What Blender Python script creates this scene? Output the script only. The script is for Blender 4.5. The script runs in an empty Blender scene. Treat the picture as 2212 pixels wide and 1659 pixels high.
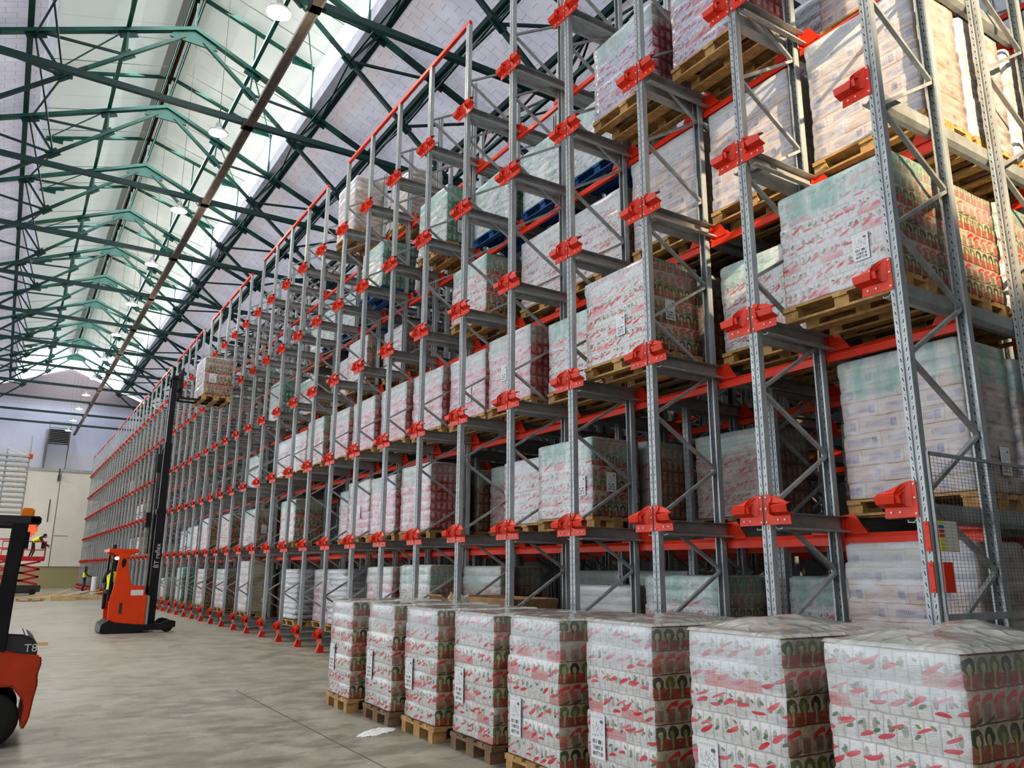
import bpy, bmesh, math, random
from mathutils import Vector, Matrix, noise
random.seed(11)
SC = bpy.context.scene
COL = SC.collection
PI = math.pi

# ------------------------------------------------------------------ camera
F, YAW, PITCH, ROLL = 1692.1432, 0.566144026, 0.234412675, -0.00615824664
def cam_rows():
    cy, sy = math.cos(YAW), math.sin(YAW)
    f = Vector((sy*math.cos(PITCH), cy*math.cos(PITCH), math.sin(PITCH)))
    r = Vector((cy, -sy, 0)); d = -r.cross(f)
    return r*math.cos(ROLL)+d*math.sin(ROLL), -r*math.sin(ROLL)+d*math.cos(ROLL), f
R_, D_, F_ = cam_rows()
cd = bpy.data.cameras.new('camera'); cam = bpy.data.objects.new('camera', cd); COL.objects.link(cam)
M = Matrix(((R_.x, -D_.x, -F_.x, 0), (R_.y, -D_.y, -F_.y, 0), (R_.z, -D_.z, -F_.z, 1.6), (0, 0, 0, 1)))
cam.matrix_world = M
cd.sensor_width = 36; cd.lens = F/2212*36; cd.clip_end = 300; cd.clip_start = .05
SC.camera = cam

# ------------------------------------------------------------------ node helpers
class S:
    nt = None
    def __init__(s, v): s.v = v
    def _m(s, op, *a, clamp=False):
        n = S.nt.nodes.new('ShaderNodeMath'); n.operation = op; n.use_clamp = clamp
        for i, x in enumerate((s,)+a):
            if isinstance(x, S): S.nt.links.new(x.v, n.inputs[i])
            else: n.inputs[i].default_value = x
        return S(n.outputs[0])
    def __add__(s, o): return s._m('ADD', o)
    def __radd__(s, o): return s._m('ADD', o)
    def __sub__(s, o): return s._m('SUBTRACT', o)
    def __rsub__(s, o): return s._m('MULTIPLY_ADD', -1.0, o)
    def __mul__(s, o): return s._m('MULTIPLY', o)
    __rmul__ = __mul__
    def __truediv__(s, o): return s._m('DIVIDE', o)
    def lt(s, o): return s._m('LESS_THAN', o)
    def gt(s, o): return s._m('GREATER_THAN', o)
    def floor(s): return s._m('FLOOR')
    def fract(s): return s._m('FRACT')
    def abs(s): return s._m('ABSOLUTE')
    def sq(s): return s._m('MULTIPLY', s)
    def min(s, o): return s._m('MINIMUM', o)
    def max(s, o): return s._m('MAXIMUM', o)
    def clamp(s): return s._m('ADD', 0.0, clamp=True)
    def pick(s, a, b):            # s ? a : b   (s is 0/1)
        if not isinstance(a, S): a = S.const(a)
        return s._m('MULTIPLY', a) + (1.0 - s)*b
    @staticmethod
    def const(x):
        n = S.nt.nodes.new('ShaderNodeValue'); n.outputs[0].default_value = x; return S(n.outputs[0])
def nodes(name):
    m = bpy.data.materials.new(name); m.use_nodes = True
    S.nt = m.node_tree; return m, m.node_tree, m.node_tree.nodes['Principled BSDF']
def mixc(fac, a, b, mode='MIX'):
    n = S.nt.nodes.new('ShaderNodeMix'); n.data_type = 'RGBA'; n.blend_type = mode
    for i, x in ((0, fac), (6, a), (7, b)):
        if isinstance(x, S): S.nt.links.new(x.v, n.inputs[i])
        elif i == 0: n.inputs[0].default_value = x
        else: n.inputs[i].default_value = (*x, 1)
    return S(n.outputs[2])
def texco(kind='Object'):
    n = S.nt.nodes.new('ShaderNodeTexCoord'); return n.outputs[kind]
def sep(sock):
    n = S.nt.nodes.new('ShaderNodeSeparateXYZ'); S.nt.links.new(sock, n.inputs[0]); return [S(o) for o in n.outputs]
def comb(x, y, z):
    n = S.nt.nodes.new('ShaderNodeCombineXYZ')
    for i, a in enumerate((x, y, z)):
        if isinstance(a, S): S.nt.links.new(a.v, n.inputs[i])
        else: n.inputs[i].default_value = a
    return n.outputs[0]
def wnoise(x, y, z):
    n = S.nt.nodes.new('ShaderNodeTexWhiteNoise'); n.noise_dimensions = '3D'
    S.nt.links.new(comb(x, y, z), n.inputs['Vector']); return S(n.outputs['Value']), sep(n.outputs['Color'])
def noise_t(vec, scale, detail=3, rough=.5):
    n = S.nt.nodes.new('ShaderNodeTexNoise'); n.inputs['Scale'].default_value = scale
    n.inputs['Detail'].default_value = detail; n.inputs['Roughness'].default_value = rough
    S.nt.links.new(vec, n.inputs['Vector']); return S(n.outputs['Fac'])
def ramp(s, a, b):
    n = S.nt.nodes.new('ShaderNodeMapRange'); n.inputs[1].default_value = a; n.inputs[2].default_value = b
    S.nt.links.new(s.v, n.inputs[0]); return S(n.outputs[0])
def bump(h, strength, dist, bsdf):
    n = S.nt.nodes.new('ShaderNodeBump'); n.inputs['Strength'].default_value = strength; n.inputs['Distance'].default_value = dist
    S.nt.links.new(h.v, n.inputs['Height']); S.nt.links.new(n.outputs[0], bsdf.inputs['Normal'])
def setc(bsdf, s): S.nt.links.new(s.v, bsdf.inputs['Base Color'])
def plain(name, col, rough=.5, metal=0, emit=None, es=0, var=0.0, scale=6):
    m, nt, b = nodes(name)
    b.inputs['Base Color'].default_value = (*col, 1); b.inputs['Roughness'].default_value = rough; b.inputs['Metallic'].default_value = metal
    if emit: b.inputs['Emission Color'].default_value = (*emit, 1); b.inputs['Emission Strength'].default_value = es
    if var:
        t = texco(); n = noise_t(t, scale, 4, .6)
        setc(b, mixc(ramp(n, .3, .7), tuple(c*(1-var) for c in col), tuple(min(1, c*(1+var)) for c in col)))
    return m
MAT = {}
MAT['red'] = plain('red_paint', (.70, .045, .016), .38, var=.12, scale=5)
MAT['green'] = plain('green_steel_paint', (.006, .095, .068), .42, var=.3, scale=1.5)
MAT['green_dark'] = plain('dark_green_steel_paint', (.004, .036, .034), .5, var=.3, scale=1.5)
MAT['black'] = plain('black_steel_paint', (.012, .012, .014), .42, var=.3)
MAT['rubber'] = plain('black_rubber', (.014, .013, .012), .75, var=.3)
MAT['orange'] = plain('orange_truck_paint', (.78, .075, .012), .32, var=.07)
MAT['orange_dull'] = plain('dull_orange_truck_paint', (.50, .055, .018), .42, var=.2, scale=3)
MAT['hood_grey'] = plain('dark_grey_hood_plastic', (.055, .052, .055), .35, var=.2)
MAT['grey_panel'] = plain('pale_grey_panel', (.42, .42, .40), .4)
MAT['white'] = plain('white_paint', (.75, .75, .73), .5)
MAT['wood'] = plain('pallet_pine', (.50, .30, .12), .75, var=.35, scale=9)
MAT['wood_dark'] = plain('aged_pallet_wood', (.24, .15, .09), .8, var=.35, scale=9)
MAT['wood_blue'] = plain('blue_pallet_paint', (.015, .09, .26), .6, var=.25, scale=9)
MAT['lumber'] = plain('fresh_lumber', (.62, .46, .24), .7, var=.2, scale=5)
MAT['card'] = plain('brown_cardboard', (.42, .26, .13), .8, var=.2, scale=5)
MAT['vest'] = plain('yellow_vest_fabric', (.80, .92, .03), .7)
MAT['cloth_dark'] = plain('dark_work_clothes', (.025, .03, .05), .8)
MAT['cloth_maroon'] = plain('maroon_work_trousers', (.06, .015, .018), .8)
MAT['skin'] = plain('skin_tone', (.42, .22, .14), .55)
MAT['hair'] = plain('dark_hair', (.012, .009, .008), .7)
MAT['lift_red'] = plain('red_lift_paint', (.55, .02, .03), .4, var=.2)
MAT['tray'] = plain('brown_grey_cable_tray', (.095, .078, .07), .45, .3, var=.35, scale=3)
MAT['rust'] = plain('rusty_ridge_timber', (.11, .035, .02), .8, var=.5, scale=2)
MAT['wire'] = plain('thin_grey_wire', (.10, .10, .09), .5)
MAT['lamp_glow'] = plain('lamp_glow', (1, .95, .8), .4, emit=(1, .86, .6), es=14)
MAT['lamp_body'] = plain('lamp_housing', (.5, .5, .48), .4, .2)
MAT['tail'] = plain('tail_lamp', (.9, .12, .03), .3, emit=(1, .25, .12), es=.35)
MAT['amber'] = plain('amber_beacon', (.75, .20, .01), .3, emit=(1, .35, .02), es=.05)
MAT['bright'] = plain('bright_work_light', (.9, .95, 1), .3, emit=(.9, .97, 1), es=1.0)
MAT['letters'] = plain('white_lettering', (.7, .7, .68), .5)
MAT['film_debris'] = plain('crumpled_clear_film', (.62, .60, .55), .25, var=.2, scale=14)
MAT['spill'] = plain('white_spilled_powder', (.80, .80, .77), .9, var=.1, scale=40)
MAT['door'] = plain('cream_door_panel', (.78, .73, .63), .6, var=.06, scale=.4)
MAT['grating'] = plain('dull_grey_grating', (.16, .16, .165), .5, .3)

def galv():
    m, nt, b = nodes('galvanised_steel'); t = texco(); x, y, z = sep(t)
    n = noise_t(t, 7, 4, .65); n2 = noise_t(comb(x*.6, y*.6, z*.25), 2.2, 2)
    col = mixc(ramp(n, .3, .75), (.29, .30, .30), (.50, .515, .50))
    setc(b, mixc(ramp(n2, .45, .75)*.4, col, (.50, .50, .47)))
    b.inputs['Metallic'].default_value = .3
    S.nt.links.new((ramp(n, .3, .7)*.2+.3).v, b.inputs['Roughness']); return m
MAT['galv'] = galv()
def post_mat():
    m, nt, b = nodes('slotted_galvanised_upright'); t = texco(); x, y, z = sep(t)
    nx = sep(texco('Normal'))[0]
    n = noise_t(comb(x*2, y*2, z*.5), 5, 4, .6)
    col = mixc(ramp(n, .3, .75), (.35, .375, .385), (.58, .60, .60))
    fz = (z/.075).fract(); ay = y.abs()
    slot = (fz-.35).abs().lt(.2)*((ay-.027-(fz-.35)*.018).abs().lt(.0038))
    dot = (fz-.82).abs().lt(.035)*((ay-.024).abs().lt(.003))
    mask = slot.max(dot)*nx.abs().gt(.8)
    setc(b, mixc(mask, col, (.015, .015, .015))); b.inputs['Metallic'].default_value = .3; b.inputs['Roughness'].default_value = .42
    return m
MAT['post'] = post_mat()

def floor_mat():
    m, nt, b = nodes('stained_concrete_floor'); t = texco(); x, y, z = sep(t)
    a = noise_t(comb(x, y*.8, z), 2.3, 6, .66); s = noise_t(comb(x*1.0, y*.5, z), .45, 3, .5); f = noise_t(t, 30, 3, .6)
    sm = noise_t(comb(x*.8, y*1.3, z), 2.0, 5, .62)
    c = mixc(ramp(a, .32, .68), (.22, .198, .142), (.44, .41, .325))
    c = mixc(ramp(s, .44, .58)*.4, c, (.46, .44, .37))
    near = 1.0 - ramp(y, 3, 16)
    c = mixc(ramp(sm, .48, .62)*(near*.6+.16), c, (.15, .138, .10))
    st = noise_t(comb(x*1.1, y*1.6, z+4), 1.9, 5, .65); c = mixc(ramp(st, .53, .63)*(near*.65+.14), c, (.13, .118, .085))
    c = mixc(ramp(f, .4, .75)*.25, c, (.16, .15, .12))
    j1 = (x-2.93).abs().lt(.009)*y.lt(11.6); jy = ((y-7.96+50)/6).fract(); j2 = (jy-.002).abs().lt(.0012)*y.lt(12)
    j3 = ((x-2.93+60)/6).fract().lt(.0025)
    c = mixc(j1.max(j2)*.75, c, (.05, .045, .04))
    e = (x-5.42).abs().lt(.012)
    c = mixc(e*.7, c, (.06, .06, .055))
    setc(b, c); S.nt.links.new((ramp(a, .3, .7)*.25+.42).v, b.inputs['Roughness']); bump(f, .12, .01, b); return m
MAT['floor'] = floor_mat()

def block_mat():            # painted block vault: thin dark courses
    m, nt, b = nodes('white_painted_block_roof'); t = texco(); x, y, z = sep(t)
    u = x/.55; v = y/.27; row = v.floor()
    fu = (u + row*.5).fract(); fv = v.fract()
    r, rc = wnoise((u+row*.5).floor(), row, 3.0)
    line = fu.lt(.03).max(fv.lt(.05)*(r.gt(.35)))
    n = noise_t(t, .8, 4, .6)
    c = mixc(ramp(n, .3, .7), (.50, .50, .60), (.64, .645, .74))
    band = ((x-.6)/3.75).fract()
    band = ramp((band-.5).abs(), .36, .5)
    c = mixc(band*.6, c, (.62, .53, .50))  # pinkish light gradient beside the purlins, painted into the colour
    c = mixc(r*.12, c, (.35, .34, .36))
    c = mixc(line*.5, c, (.12, .12, .15)); setc(b, c)
    b.inputs['Roughness'].default_value = .7
    S.nt.links.new(c.v, b.inputs['Emission Color']); b.inputs['Emission Strength'].default_value = .28; m.cycles.emission_sampling = 'NONE'  # blocks glow faintly to brighten the vault, though they are no lamp
    return m
MAT['block'] = block_mat()
def sheet_mat():
    m, nt, b = nodes('translucent_white_roof_sheet'); t = texco(); x, y, z = sep(t)
    n = noise_t(comb(x*.5, y*.35, z), 1.1, 3, .5); rib = (y/1.79).fract().lt(.012)
    c = mixc(ramp(n, .35, .7), (.60, .62, .58), (.74, .74, .68))
    c = mixc(ramp(x, 3.0, 3.5), mixc(.5, c, (.56, .64, .64)), c)
    rd_ = 1.0-ramp((x-3.2).abs(), .2, 1.6); c = mixc(rd_*.3, c, (.42, .44, .42)); ed = ramp((x-3.2), 3.3, 4.1); c = mixc(ed*.35, c, (.35, .36, .34))  # shading at the ridge and right eave painted into the sheet colour
    c = mixc(rib*.5, c, (.3, .3, .28)); setc(b, c); b.inputs['Roughness'].default_value = .5
    S.nt.links.new(c.v, b.inputs['Emission Color']); b.inputs['Emission Strength'].default_value = .27; m.cycles.emission_sampling = 'NONE'  # even glow stands in for daylight coming through the sheets
    return m
MAT['sheet'] = sheet_mat()
MAT['fascia'] = plain('painted_fascia_blocks', (.50, .50, .57), .8, var=.12, scale=3)
MAT['glow_glass'] = plain('daylit_glazing', (.9, .93, .95), .2, emit=(.93, .97, 1), es=1.7)
def wall_mat():
    m, nt, b = nodes('painted_gable_wall'); t = texco(); x, y, z = sep(t)
    n = noise_t(t, .35, 4, .6)
    top = mixc(ramp(n, .3, .7), (.50, .52, .68), (.62, .64, .78))
    c = mixc(ramp(z, 15.2, 16.2), top, (.33, .28, .31))
    c = mixc(ramp(z, 11.8, 11.2), c, (.58, .58, .64))
    c = mixc(z.lt(9.85), c, (.74, .69, .60))
    c = mixc(z.lt(1.85), c, (.40, .34, .18))
    u = x/.5; v = z/.25; line = (u+v.floor()*.5).fract().lt(.04).max(v.fract().lt(.08))
    c = mixc(line*z.gt(15.3)*.4, c, (.16, .14, .15))
    setc(b, c); b.inputs['Roughness'].default_value = .75; return m
MAT['wall'] = wall_mat()
MAT['wall_plain'] = plain('grey_painted_wall', (.16, .16, .17), .8, var=.2, scale=.4)

# ---- stretch-wrapped goods
def goods(name, kind, teal=.0, haze_glare=.35, tint=(1, 1, 1)):
    m, nt, b = nodes(name); t = texco(); x, y, z = sep(t); N = texco('Normal'); nx, ny, nz = sep(N)
    oi = nt.nodes.new('ShaderNodeObjectInfo'); orr = S(oi.outputs['Random'])
    isx = nx.abs().gt(ny.abs()); top = nz.gt(.75)
    u = isx.pick(0.0-y if False else y*-1.0, x) + 7.0 + isx*3.0
    dn = noise_t(comb(x*1.5, y*1.5, z), 7, 2, .5); dm = noise_t(comb(x+9, y, z*1.4), 5, 2, .5); u = u + (dn-.5)*.035
    seed = (orr*91).floor() + isx*13
    z = z - .145 + (dm-.5)*.022
    if kind in ('chili', 'red', 'green', 'violet', 'brown'):
        rh = .155; row = (z/rh).floor(); fv = (z/rh).fract()
        # long face: slim cartons
        cw = .075; uc = u/cw + row*.37; cell = uc.floor(); fu = uc.fract()
        r0, (r1, r2, r3) = wnoise(cell, row, seed); q0, (q1, q2, q3) = wnoise((cell/3).floor(), row, seed+5)
        P = dict(chili=((.70, .68, .65), (.60, .012, .03), (.08, .16, .06), (.62, .17, .17)),
                 red=((.72, .60, .62), (.62, .05, .08), (.55, .12, .13), (.70, .16, .18)),
                 green=((.50, .60, .55), (.30, .36, .20), (.05, .20, .12), (.10, .28, .20)),
                 violet=((.52, .48, .60), (.42, .03, .05), (.16, .13, .30), (.45, .07, .08)),
                 brown=((.40, .30, .26), (.34, .05, .04), (.10, .10, .05), (.30, .12, .09)))[kind]
        c = mixc(r0*.3, P[0], tuple(a*.72 for a in P[0]))
        ltn = noise_t(comb(x, y*1.0, z), 26, 3, .6); c = mixc(ramp(ltn, .45, .7)*.35, c, tuple(a*.5 for a in P[0]))
        c = mixc(ramp((fu-.5).abs(), .3, .5)*.35, c, tuple(a*.5 for a in P[0])); c = mixc(fu.lt(.07).max(fv.lt(.05))*.65, c, tuple(a*.36 for a in P[0]))
        blob = ((fu-.25-r1*.5)/.2).sq() + ((fv-.55-r2*.15)/.2).sq()
        c = mixc(blob.lt(1)*(r3.gt(.4))*.75, c, mixc(r1, (.20, .17, .15), (.22, .27, .16)))
        txt = (fu-.5).abs().lt(.3)*((fv*14).fract().lt(.45))*(fv-.5).abs().lt(.25)*(r3.lt(.6))
        c = mixc(txt*.45, c, (.25, .25, .27))
        c = mixc(q0.lt(.17)*fv.lt(.46)*.8, c, mixc((fu*3).fract().lt(.35), P[3], tuple(a*.6+.2 for a in P[3])))
        g = ((fu-.3-r2*.4)/.26).sq() + ((fv-.18-r1*.6-(fu-.5)*.2)/.07).sq()
        c = mixc(g.lt(1)*r0.gt(.35), c, P[2]); g2 = ((fu-.7+r1*.3)/.2).sq() + ((fv-.85+r3*.3+(fu-.5)*.2)/.06).sq(); c = mixc(g2.lt(1)*r2.gt(.4), c, (.14, .19, .09))
        h0, (h1, h2, h3) = wnoise((uc/1.5).floor(), row, seed+9); fu2 = (uc/1.5).fract()
        ch = ((fu2-.5)/(.36+h2*.14)).sq() + ((fv-.22-h1*.5-(fu2-.5)*(h3*.4)+(fu2-.5).sq()*(.35-h2*.7))/(.062+h3*.045)).sq()
        c = mixc(ch.lt(1)*h0.lt(.82), c, P[1])
        e0, (e1, e2, e3) = wnoise((uc/1.9+.4).floor(), row, seed+31); fe = (uc/1.9+.4).fract()
        ce = ((fe-.5)/(.28+e2*.12)).sq() + ((fv-.55-e1*.35-(fe-.5)*.35)/.055).sq(); c = mixc(ce.lt(1)*e0.lt(.45), c, mixc(e3, P[1], P[3]))
        if kind == 'red':
            c = mixc((fv-.3).abs().lt(.24)*.4, c, (.62, .12, .15))
        # short face: bigger packs
        w2 = .105; vc = u/w2; c2 = vc.floor(); gu = vc.fract()
        k0, (k1, k2, k3) = wnoise(c2, row, seed+21)
        odd = (row/2).fract().gt(.25)
        base = mixc(k0*.6, (.46, .40, .29), (.30, .23, .15))  # dim beige base: lack of light on these sides painted in
        cy = dict(chili=((.03, .04, .012), (.22, .23, .07), (.36, .05, .035)), red=((.30, .015, .012), (.55, .38, .33), (.42, .02, .015)),
                  green=((.02, .10, .05), (.30, .42, .25), (.05, .18, .12)), violet=((.15, .02, .03), (.5, .35, .4), (.38, .03, .04)),
                  brown=((.06, .05, .03), (.3, .24, .12), (.28, .07, .04)))[kind]
        if kind == 'chili':
            d = ((gu-.5)/.42).sq() + ((fv-.68)/.27).sq(); din = ((gu-.42-k1*.16)/.19).sq() + ((fv-.60)/.16).sq()
            A = mixc(fv.lt(.42+k2*.08), base, mixc(k3*.6, cy[2], (.22, .10, .06))); A = mixc(d.lt(1), A, mixc(k1.gt(.5), cy[0], (.10, .13, .03)))
            A = mixc(din.lt(1), A, mixc(k2, cy[1], (.52, .44, .26))); A = mixc((gu-.5).abs().lt(.09)*fv.lt(.5), A, (.36, .38, .14))
            B = mixc(((gu-.45).abs().lt(.3)*(fv-.36).abs().lt(.26)), base, mixc(k1, (.24, .19, .14), (.42, .12, .08)))
            st = (fv-.78-(gu-.5)*.35+(gu-.4).sq()*.4).abs().lt(.09)
            B = mixc(st*k3.lt(.8), B, (.58, .025, .02)); B = mixc((fv-.07-(gu-.5)*.25).abs().lt(.07)*k2.gt(.35), B, (.08, .12, .04))
            Y = mixc(odd, A, B)
        else:
            d = ((gu-.5)/.3).sq() + ((fv-.5)/.28).sq()
            Y = mixc(d.lt(1), mixc(k0*.6, cy[2], cy[0]), mixc(k1*.7, cy[1], cy[2])); Y = mixc((gu.lt(.08)).max(fv.lt(.07)), Y, tuple(a*.35 for a in cy[0]))
            Y = mixc(((gu-.5).abs().lt(.3)*(fv-.86).abs().lt(.05))*k3.gt(.3), Y, cy[1])
        Y = mixc(fv.lt(.045), Y, tuple(a*.45 for a in cy[2])); yn = noise_t(comb(x, y, z), 22, 3, .65); Y = mixc(ramp(yn, .45, .7)*.5, Y, (.07, .055, .03)); Y = mixc(ramp(yn, .42, .3)*.4, Y, (.50, .44, .32))
        hx, hy = haze_glare, haze_glare*.22
    elif kind in ('card', 'plainbox'):
        rh = .15 if kind == 'card' else .12; row = (z/rh).floor(); fv = (z/rh).fract(); uc = u/.40 + row*.5; cell = uc.floor(); fu = uc.fract()
        r0, (r1, r2, r3) = wnoise(cell, row, seed)
        a, bb = ((.56, .42, .35), (.62, .52, .46)) if kind == 'card' else ((.55, .46, .42), (.64, .55, .50))
        c = mixc(r0, a, bb)
        if kind == 'card':
            pr = ((fu-.5).abs().lt(.32))*((fv-.5).abs().lt(.22))*((fu*26+(fv*3).floor()*.4).fract().lt(.55))
            c = mixc(pr*r1.gt(.25)*.7, c, (.10, .12, .32)); c = mixc(((fu-.85).abs().lt(.07)*(fv-.5).abs().lt(.25))*.7, c, (.10, .12, .28))
        c = mixc(fu.lt(.012).max(fv.lt(.05))*.7, c, (.13, .08, .05))
        Y = mixc(.55, c, (.25, .17, .09)); hx, hy = haze_glare, haze_glare*.6
    elif kind == 'yellow':
        rh = .19; fv = (z/rh).fract(); n = noise_t(t, 9, 3)
        c = mixc(ramp(n, .35, .7), (.70, .66, .60), (.78, .75, .72)); c = mixc(fv.lt(.05)*.3, c, (.5, .36, .2))
        Y = mixc(ramp(n, .35, .7), (.42, .38, .30), (.52, .47, .38)); Y = mixc(((fv-.85).abs().lt(.1)), Y, (.50, .34, .03)); hx, hy = haze_glare, .05
    elif kind == 'sack':
        n = noise_t(comb(x*2, y*2, z*9), 2.2, 4, .6)
        c = mixc(ramp(n, .3, .7), (.60, .60, .62), (.74, .74, .76)); Y = mixc(ramp(n, .3, .7), (.30, .29, .31), (.46, .45, .47)); hx, hy = .1, 0
    tn = noise_t(comb(x*3, y*3, z), 3, 3)
    col = mixc(isx, Y, c)  # camera-facing sides use dimmer colours, their shade painted in
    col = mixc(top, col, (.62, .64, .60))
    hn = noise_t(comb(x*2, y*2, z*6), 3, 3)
    hz = (isx.pick(hx, hy)*(ramp(hn, .35, .68)*1.5+.15) + S.const(0)).clamp()  # film haze, whitened more on aisle faces as painted glare
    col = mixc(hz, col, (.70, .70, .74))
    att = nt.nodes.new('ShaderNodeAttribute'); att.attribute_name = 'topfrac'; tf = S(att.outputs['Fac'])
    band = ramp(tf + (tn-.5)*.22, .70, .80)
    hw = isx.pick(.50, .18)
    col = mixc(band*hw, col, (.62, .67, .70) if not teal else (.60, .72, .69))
    if teal:
        col = mixc(band*ramp(tn, .35, .65)*teal, col, (.16, .42, .36))
    if tint != (1, 1, 1): col = mixc(1.0, col, tint, 'MULTIPLY')
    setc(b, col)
    wr = noise_t(comb(x*3.5, y*3.5, z*9), 3.2, 4, .65)
    b.inputs['Roughness'].default_value = .45
    b.inputs['Coat Weight'].default_value = .55; b.inputs['Coat Roughness'].default_value = .16
    bump(wr, .38, .025, b)
    return m
G = dict(chili=goods('white_and_red_cartons_in_film', 'chili', 0, .14), card_hazy=goods('cardboard_boxes_film_painted_glare', 'card', 0, .8), chili_teal=goods('red_printed_cartons_teal_film', 'chili', .55, .42),  # hazy cardboard: glare on its film painted as extra whitening
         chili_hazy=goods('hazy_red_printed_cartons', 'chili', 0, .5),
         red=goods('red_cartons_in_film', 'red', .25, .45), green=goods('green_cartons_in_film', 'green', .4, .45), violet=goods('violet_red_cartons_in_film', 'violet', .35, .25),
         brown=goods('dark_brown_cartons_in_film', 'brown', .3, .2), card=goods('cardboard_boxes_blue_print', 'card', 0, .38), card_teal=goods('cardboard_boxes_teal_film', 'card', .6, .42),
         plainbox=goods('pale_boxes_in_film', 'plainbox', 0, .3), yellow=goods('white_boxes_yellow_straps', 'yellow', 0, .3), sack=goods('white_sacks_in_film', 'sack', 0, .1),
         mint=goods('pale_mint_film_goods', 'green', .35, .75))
def filmtop():
    m, nt, b = nodes('milky_top_film'); t = texco(); x, y, z = sep(t)
    n = noise_t(comb(x*1.5, y*3, z), 5, 4, .7); n2 = noise_t(comb(x+3, y, z), 9, 3, .6)
    setc(b, mixc(ramp(n, .35, .7), (.58, .575, .51), (.72, .71, .64))); b.inputs['Roughness'].default_value = .2
    b.inputs['Coat Weight'].default_value = 1.0; b.inputs['Coat Roughness'].default_value = .06
    cr = noise_t(comb(x*1.4+y, y*2.0-x*.6, z), 3.2, 1, .4); cr = 1.0-((cr-.5).abs()*14).min(1.0)
    bump(cr, .45, .02, b)
    b.inputs['Alpha'].default_value = .80; return m
MAT['filmtop'] = filmtop()
def sheet_label():
    m, nt, b = nodes('printed_barcode_sheet'); t = texco(); x, y, z = sep(t)   # local: u=y -.5...5 , v=z 0..1
    r, _ = wnoise((y*46).floor(), 1.0, (z*7).floor())
    rows = ((z-.12).abs().lt(.045)).max((z-.25).abs().lt(.045)).max((z-.38).abs().lt(.045))
    bars = rows*r.lt(.55)*(y.abs().lt(.36))
    head = (z-.93).abs().lt(.02)*((y*8).fract().lt(.45))*y.abs().lt(.42)
    r2, _ = wnoise((y*22).floor(), 2.0, (z*24).floor())
    txt = (z-.66).abs().lt(.16)*r2.lt(.3)*y.abs().lt(.38)
    disc = (((y+.27)/.12).sq()+((z-.84)/.04).sq()).lt(1)
    c = mixc(bars.max(disc)*.85, (.76, .76, .76), (.05, .05, .06)); c = mixc(head.max(txt)*.5, c, (.15, .15, .17)); setc(b, c); return m
MAT['sheet_label'] = sheet_label()

# ------------------------------------------------------------------ mesh helpers
class MB:
    def __init__(s): s.v = []; s.f = []
    def box(s, c, d, rot=None):
        i = len(s.v); x, y, z = (a/2 for a in d)
        for p in ((-x, -y, -z), (x, -y, -z), (x, y, -z), (-x, y, -z), (-x, -y, z), (x, -y, z), (x, y, z), (-x, y, z)):
            q = Vector(p)
            if rot is not None: q = rot @ q
            s.v.append(q + Vector(c))
        s.f += [tuple(i+k for k in q) for q in ((0, 3, 2, 1), (4, 5, 6, 7), (0, 1, 5, 4), (1, 2, 6, 5), (2, 3, 7, 6), (3, 0, 4, 7))]
        return s
    def bar(s, a, b, w, h=None, up=(0, 0, 1)):
        a, b = Vector(a), Vector(b); h = h or w; d = b-a; L = d.length; d.normalize(); u = Vector(up)
        if abs(d.dot(u)) > .98: u = Vector((0, 1, 0))
        sx = d.cross(u).normalized(); sz = sx.cross(d).normalized()
        rot = Matrix((d, sx, sz)).transposed(); return s.box((a+b)/2, (L, w, h), rot)
    def prism(s, pts, a, b, axis):         # polygon pts in the two other axes, extruded a..b along axis
        n = len(pts); i = len(s.v)
        for t in (a, b):
            for p in pts:
                s.v.append(Vector({'x': (t, p[0], p[1]), 'y': (p[0], t, p[1]), 'z': (p[0], p[1], t)}[axis]))
        s.f.append(tuple(i+k for k in range(n))[::-1]); s.f.append(tuple(i+n+k for k in range(n)))
        for k in range(n): s.f.append((i+k, i+(k+1) % n, i+n+(k+1) % n, i+n+k))
        return s
    def tube(s, a, b, r, seg=8, r2=None):
        a, b = Vector(a), Vector(b); d = (b-a).normalized(); u = Vector((0, 0, 1)) if abs(d.z) < .9 else Vector((1, 0, 0))
        sx = d.cross(u).normalized(); sy = sx.cross(d); i = len(s.v); r2 = r if r2 is None else r2
        for p, rr in ((a, r), (b, r2)):
            for k in range(seg):
                t = 2*PI*k/seg; s.v.append(p + sx*math.cos(t)*rr + sy*math.sin(t)*rr)
        for k in range(seg): s.f.append((i+k, i+(k+1) % seg, i+seg+(k+1) % seg, i+seg+k))
        s.f.append(tuple(i+k for k in range(seg))[::-1]); s.f.append(tuple(i+seg+k for k in range(seg))); return s
    def lathe(s, prof, c=(0, 0, 0), seg=16, axis='z'):
        i = len(s.v); c = Vector(c); n = len(prof)
        for r, h in prof:
            for k in range(seg):
                t = 2*PI*k/seg; a, b = r*math.cos(t), r*math.sin(t)
                s.v.append(c + Vector({'z': (a, b, h), 'y': (a, h, b), 'x': (h, a, b)}[axis]))
        for j in range(n-1):
            for k in range(seg): s.f.append((i+j*seg+k, i+j*seg+(k+1) % seg, i+(j+1)*seg+(k+1) % seg, i+(j+1)*seg+k))
        return s
    def mesh(s, name, mat=None, smooth=False, bevel=0):
        me = bpy.data.meshes.new(name); me.from_pydata([tuple(v) for v in s.v], [], s.f)
        bm = bmesh.new(); bm.from_mesh(me); bmesh.ops.recalc_face_normals(bm, faces=bm.faces)
        if bevel: bmesh.ops.bevel(bm, geom=list(bm.edges), offset=bevel, segments=2, affect='EDGES', clamp_overlap=True)
        bm.to_mesh(me); bm.free()
        if smooth:
            for p in me.polygons: p.use_smooth = True
        if mat: me.materials.append(mat)
        return me
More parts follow.
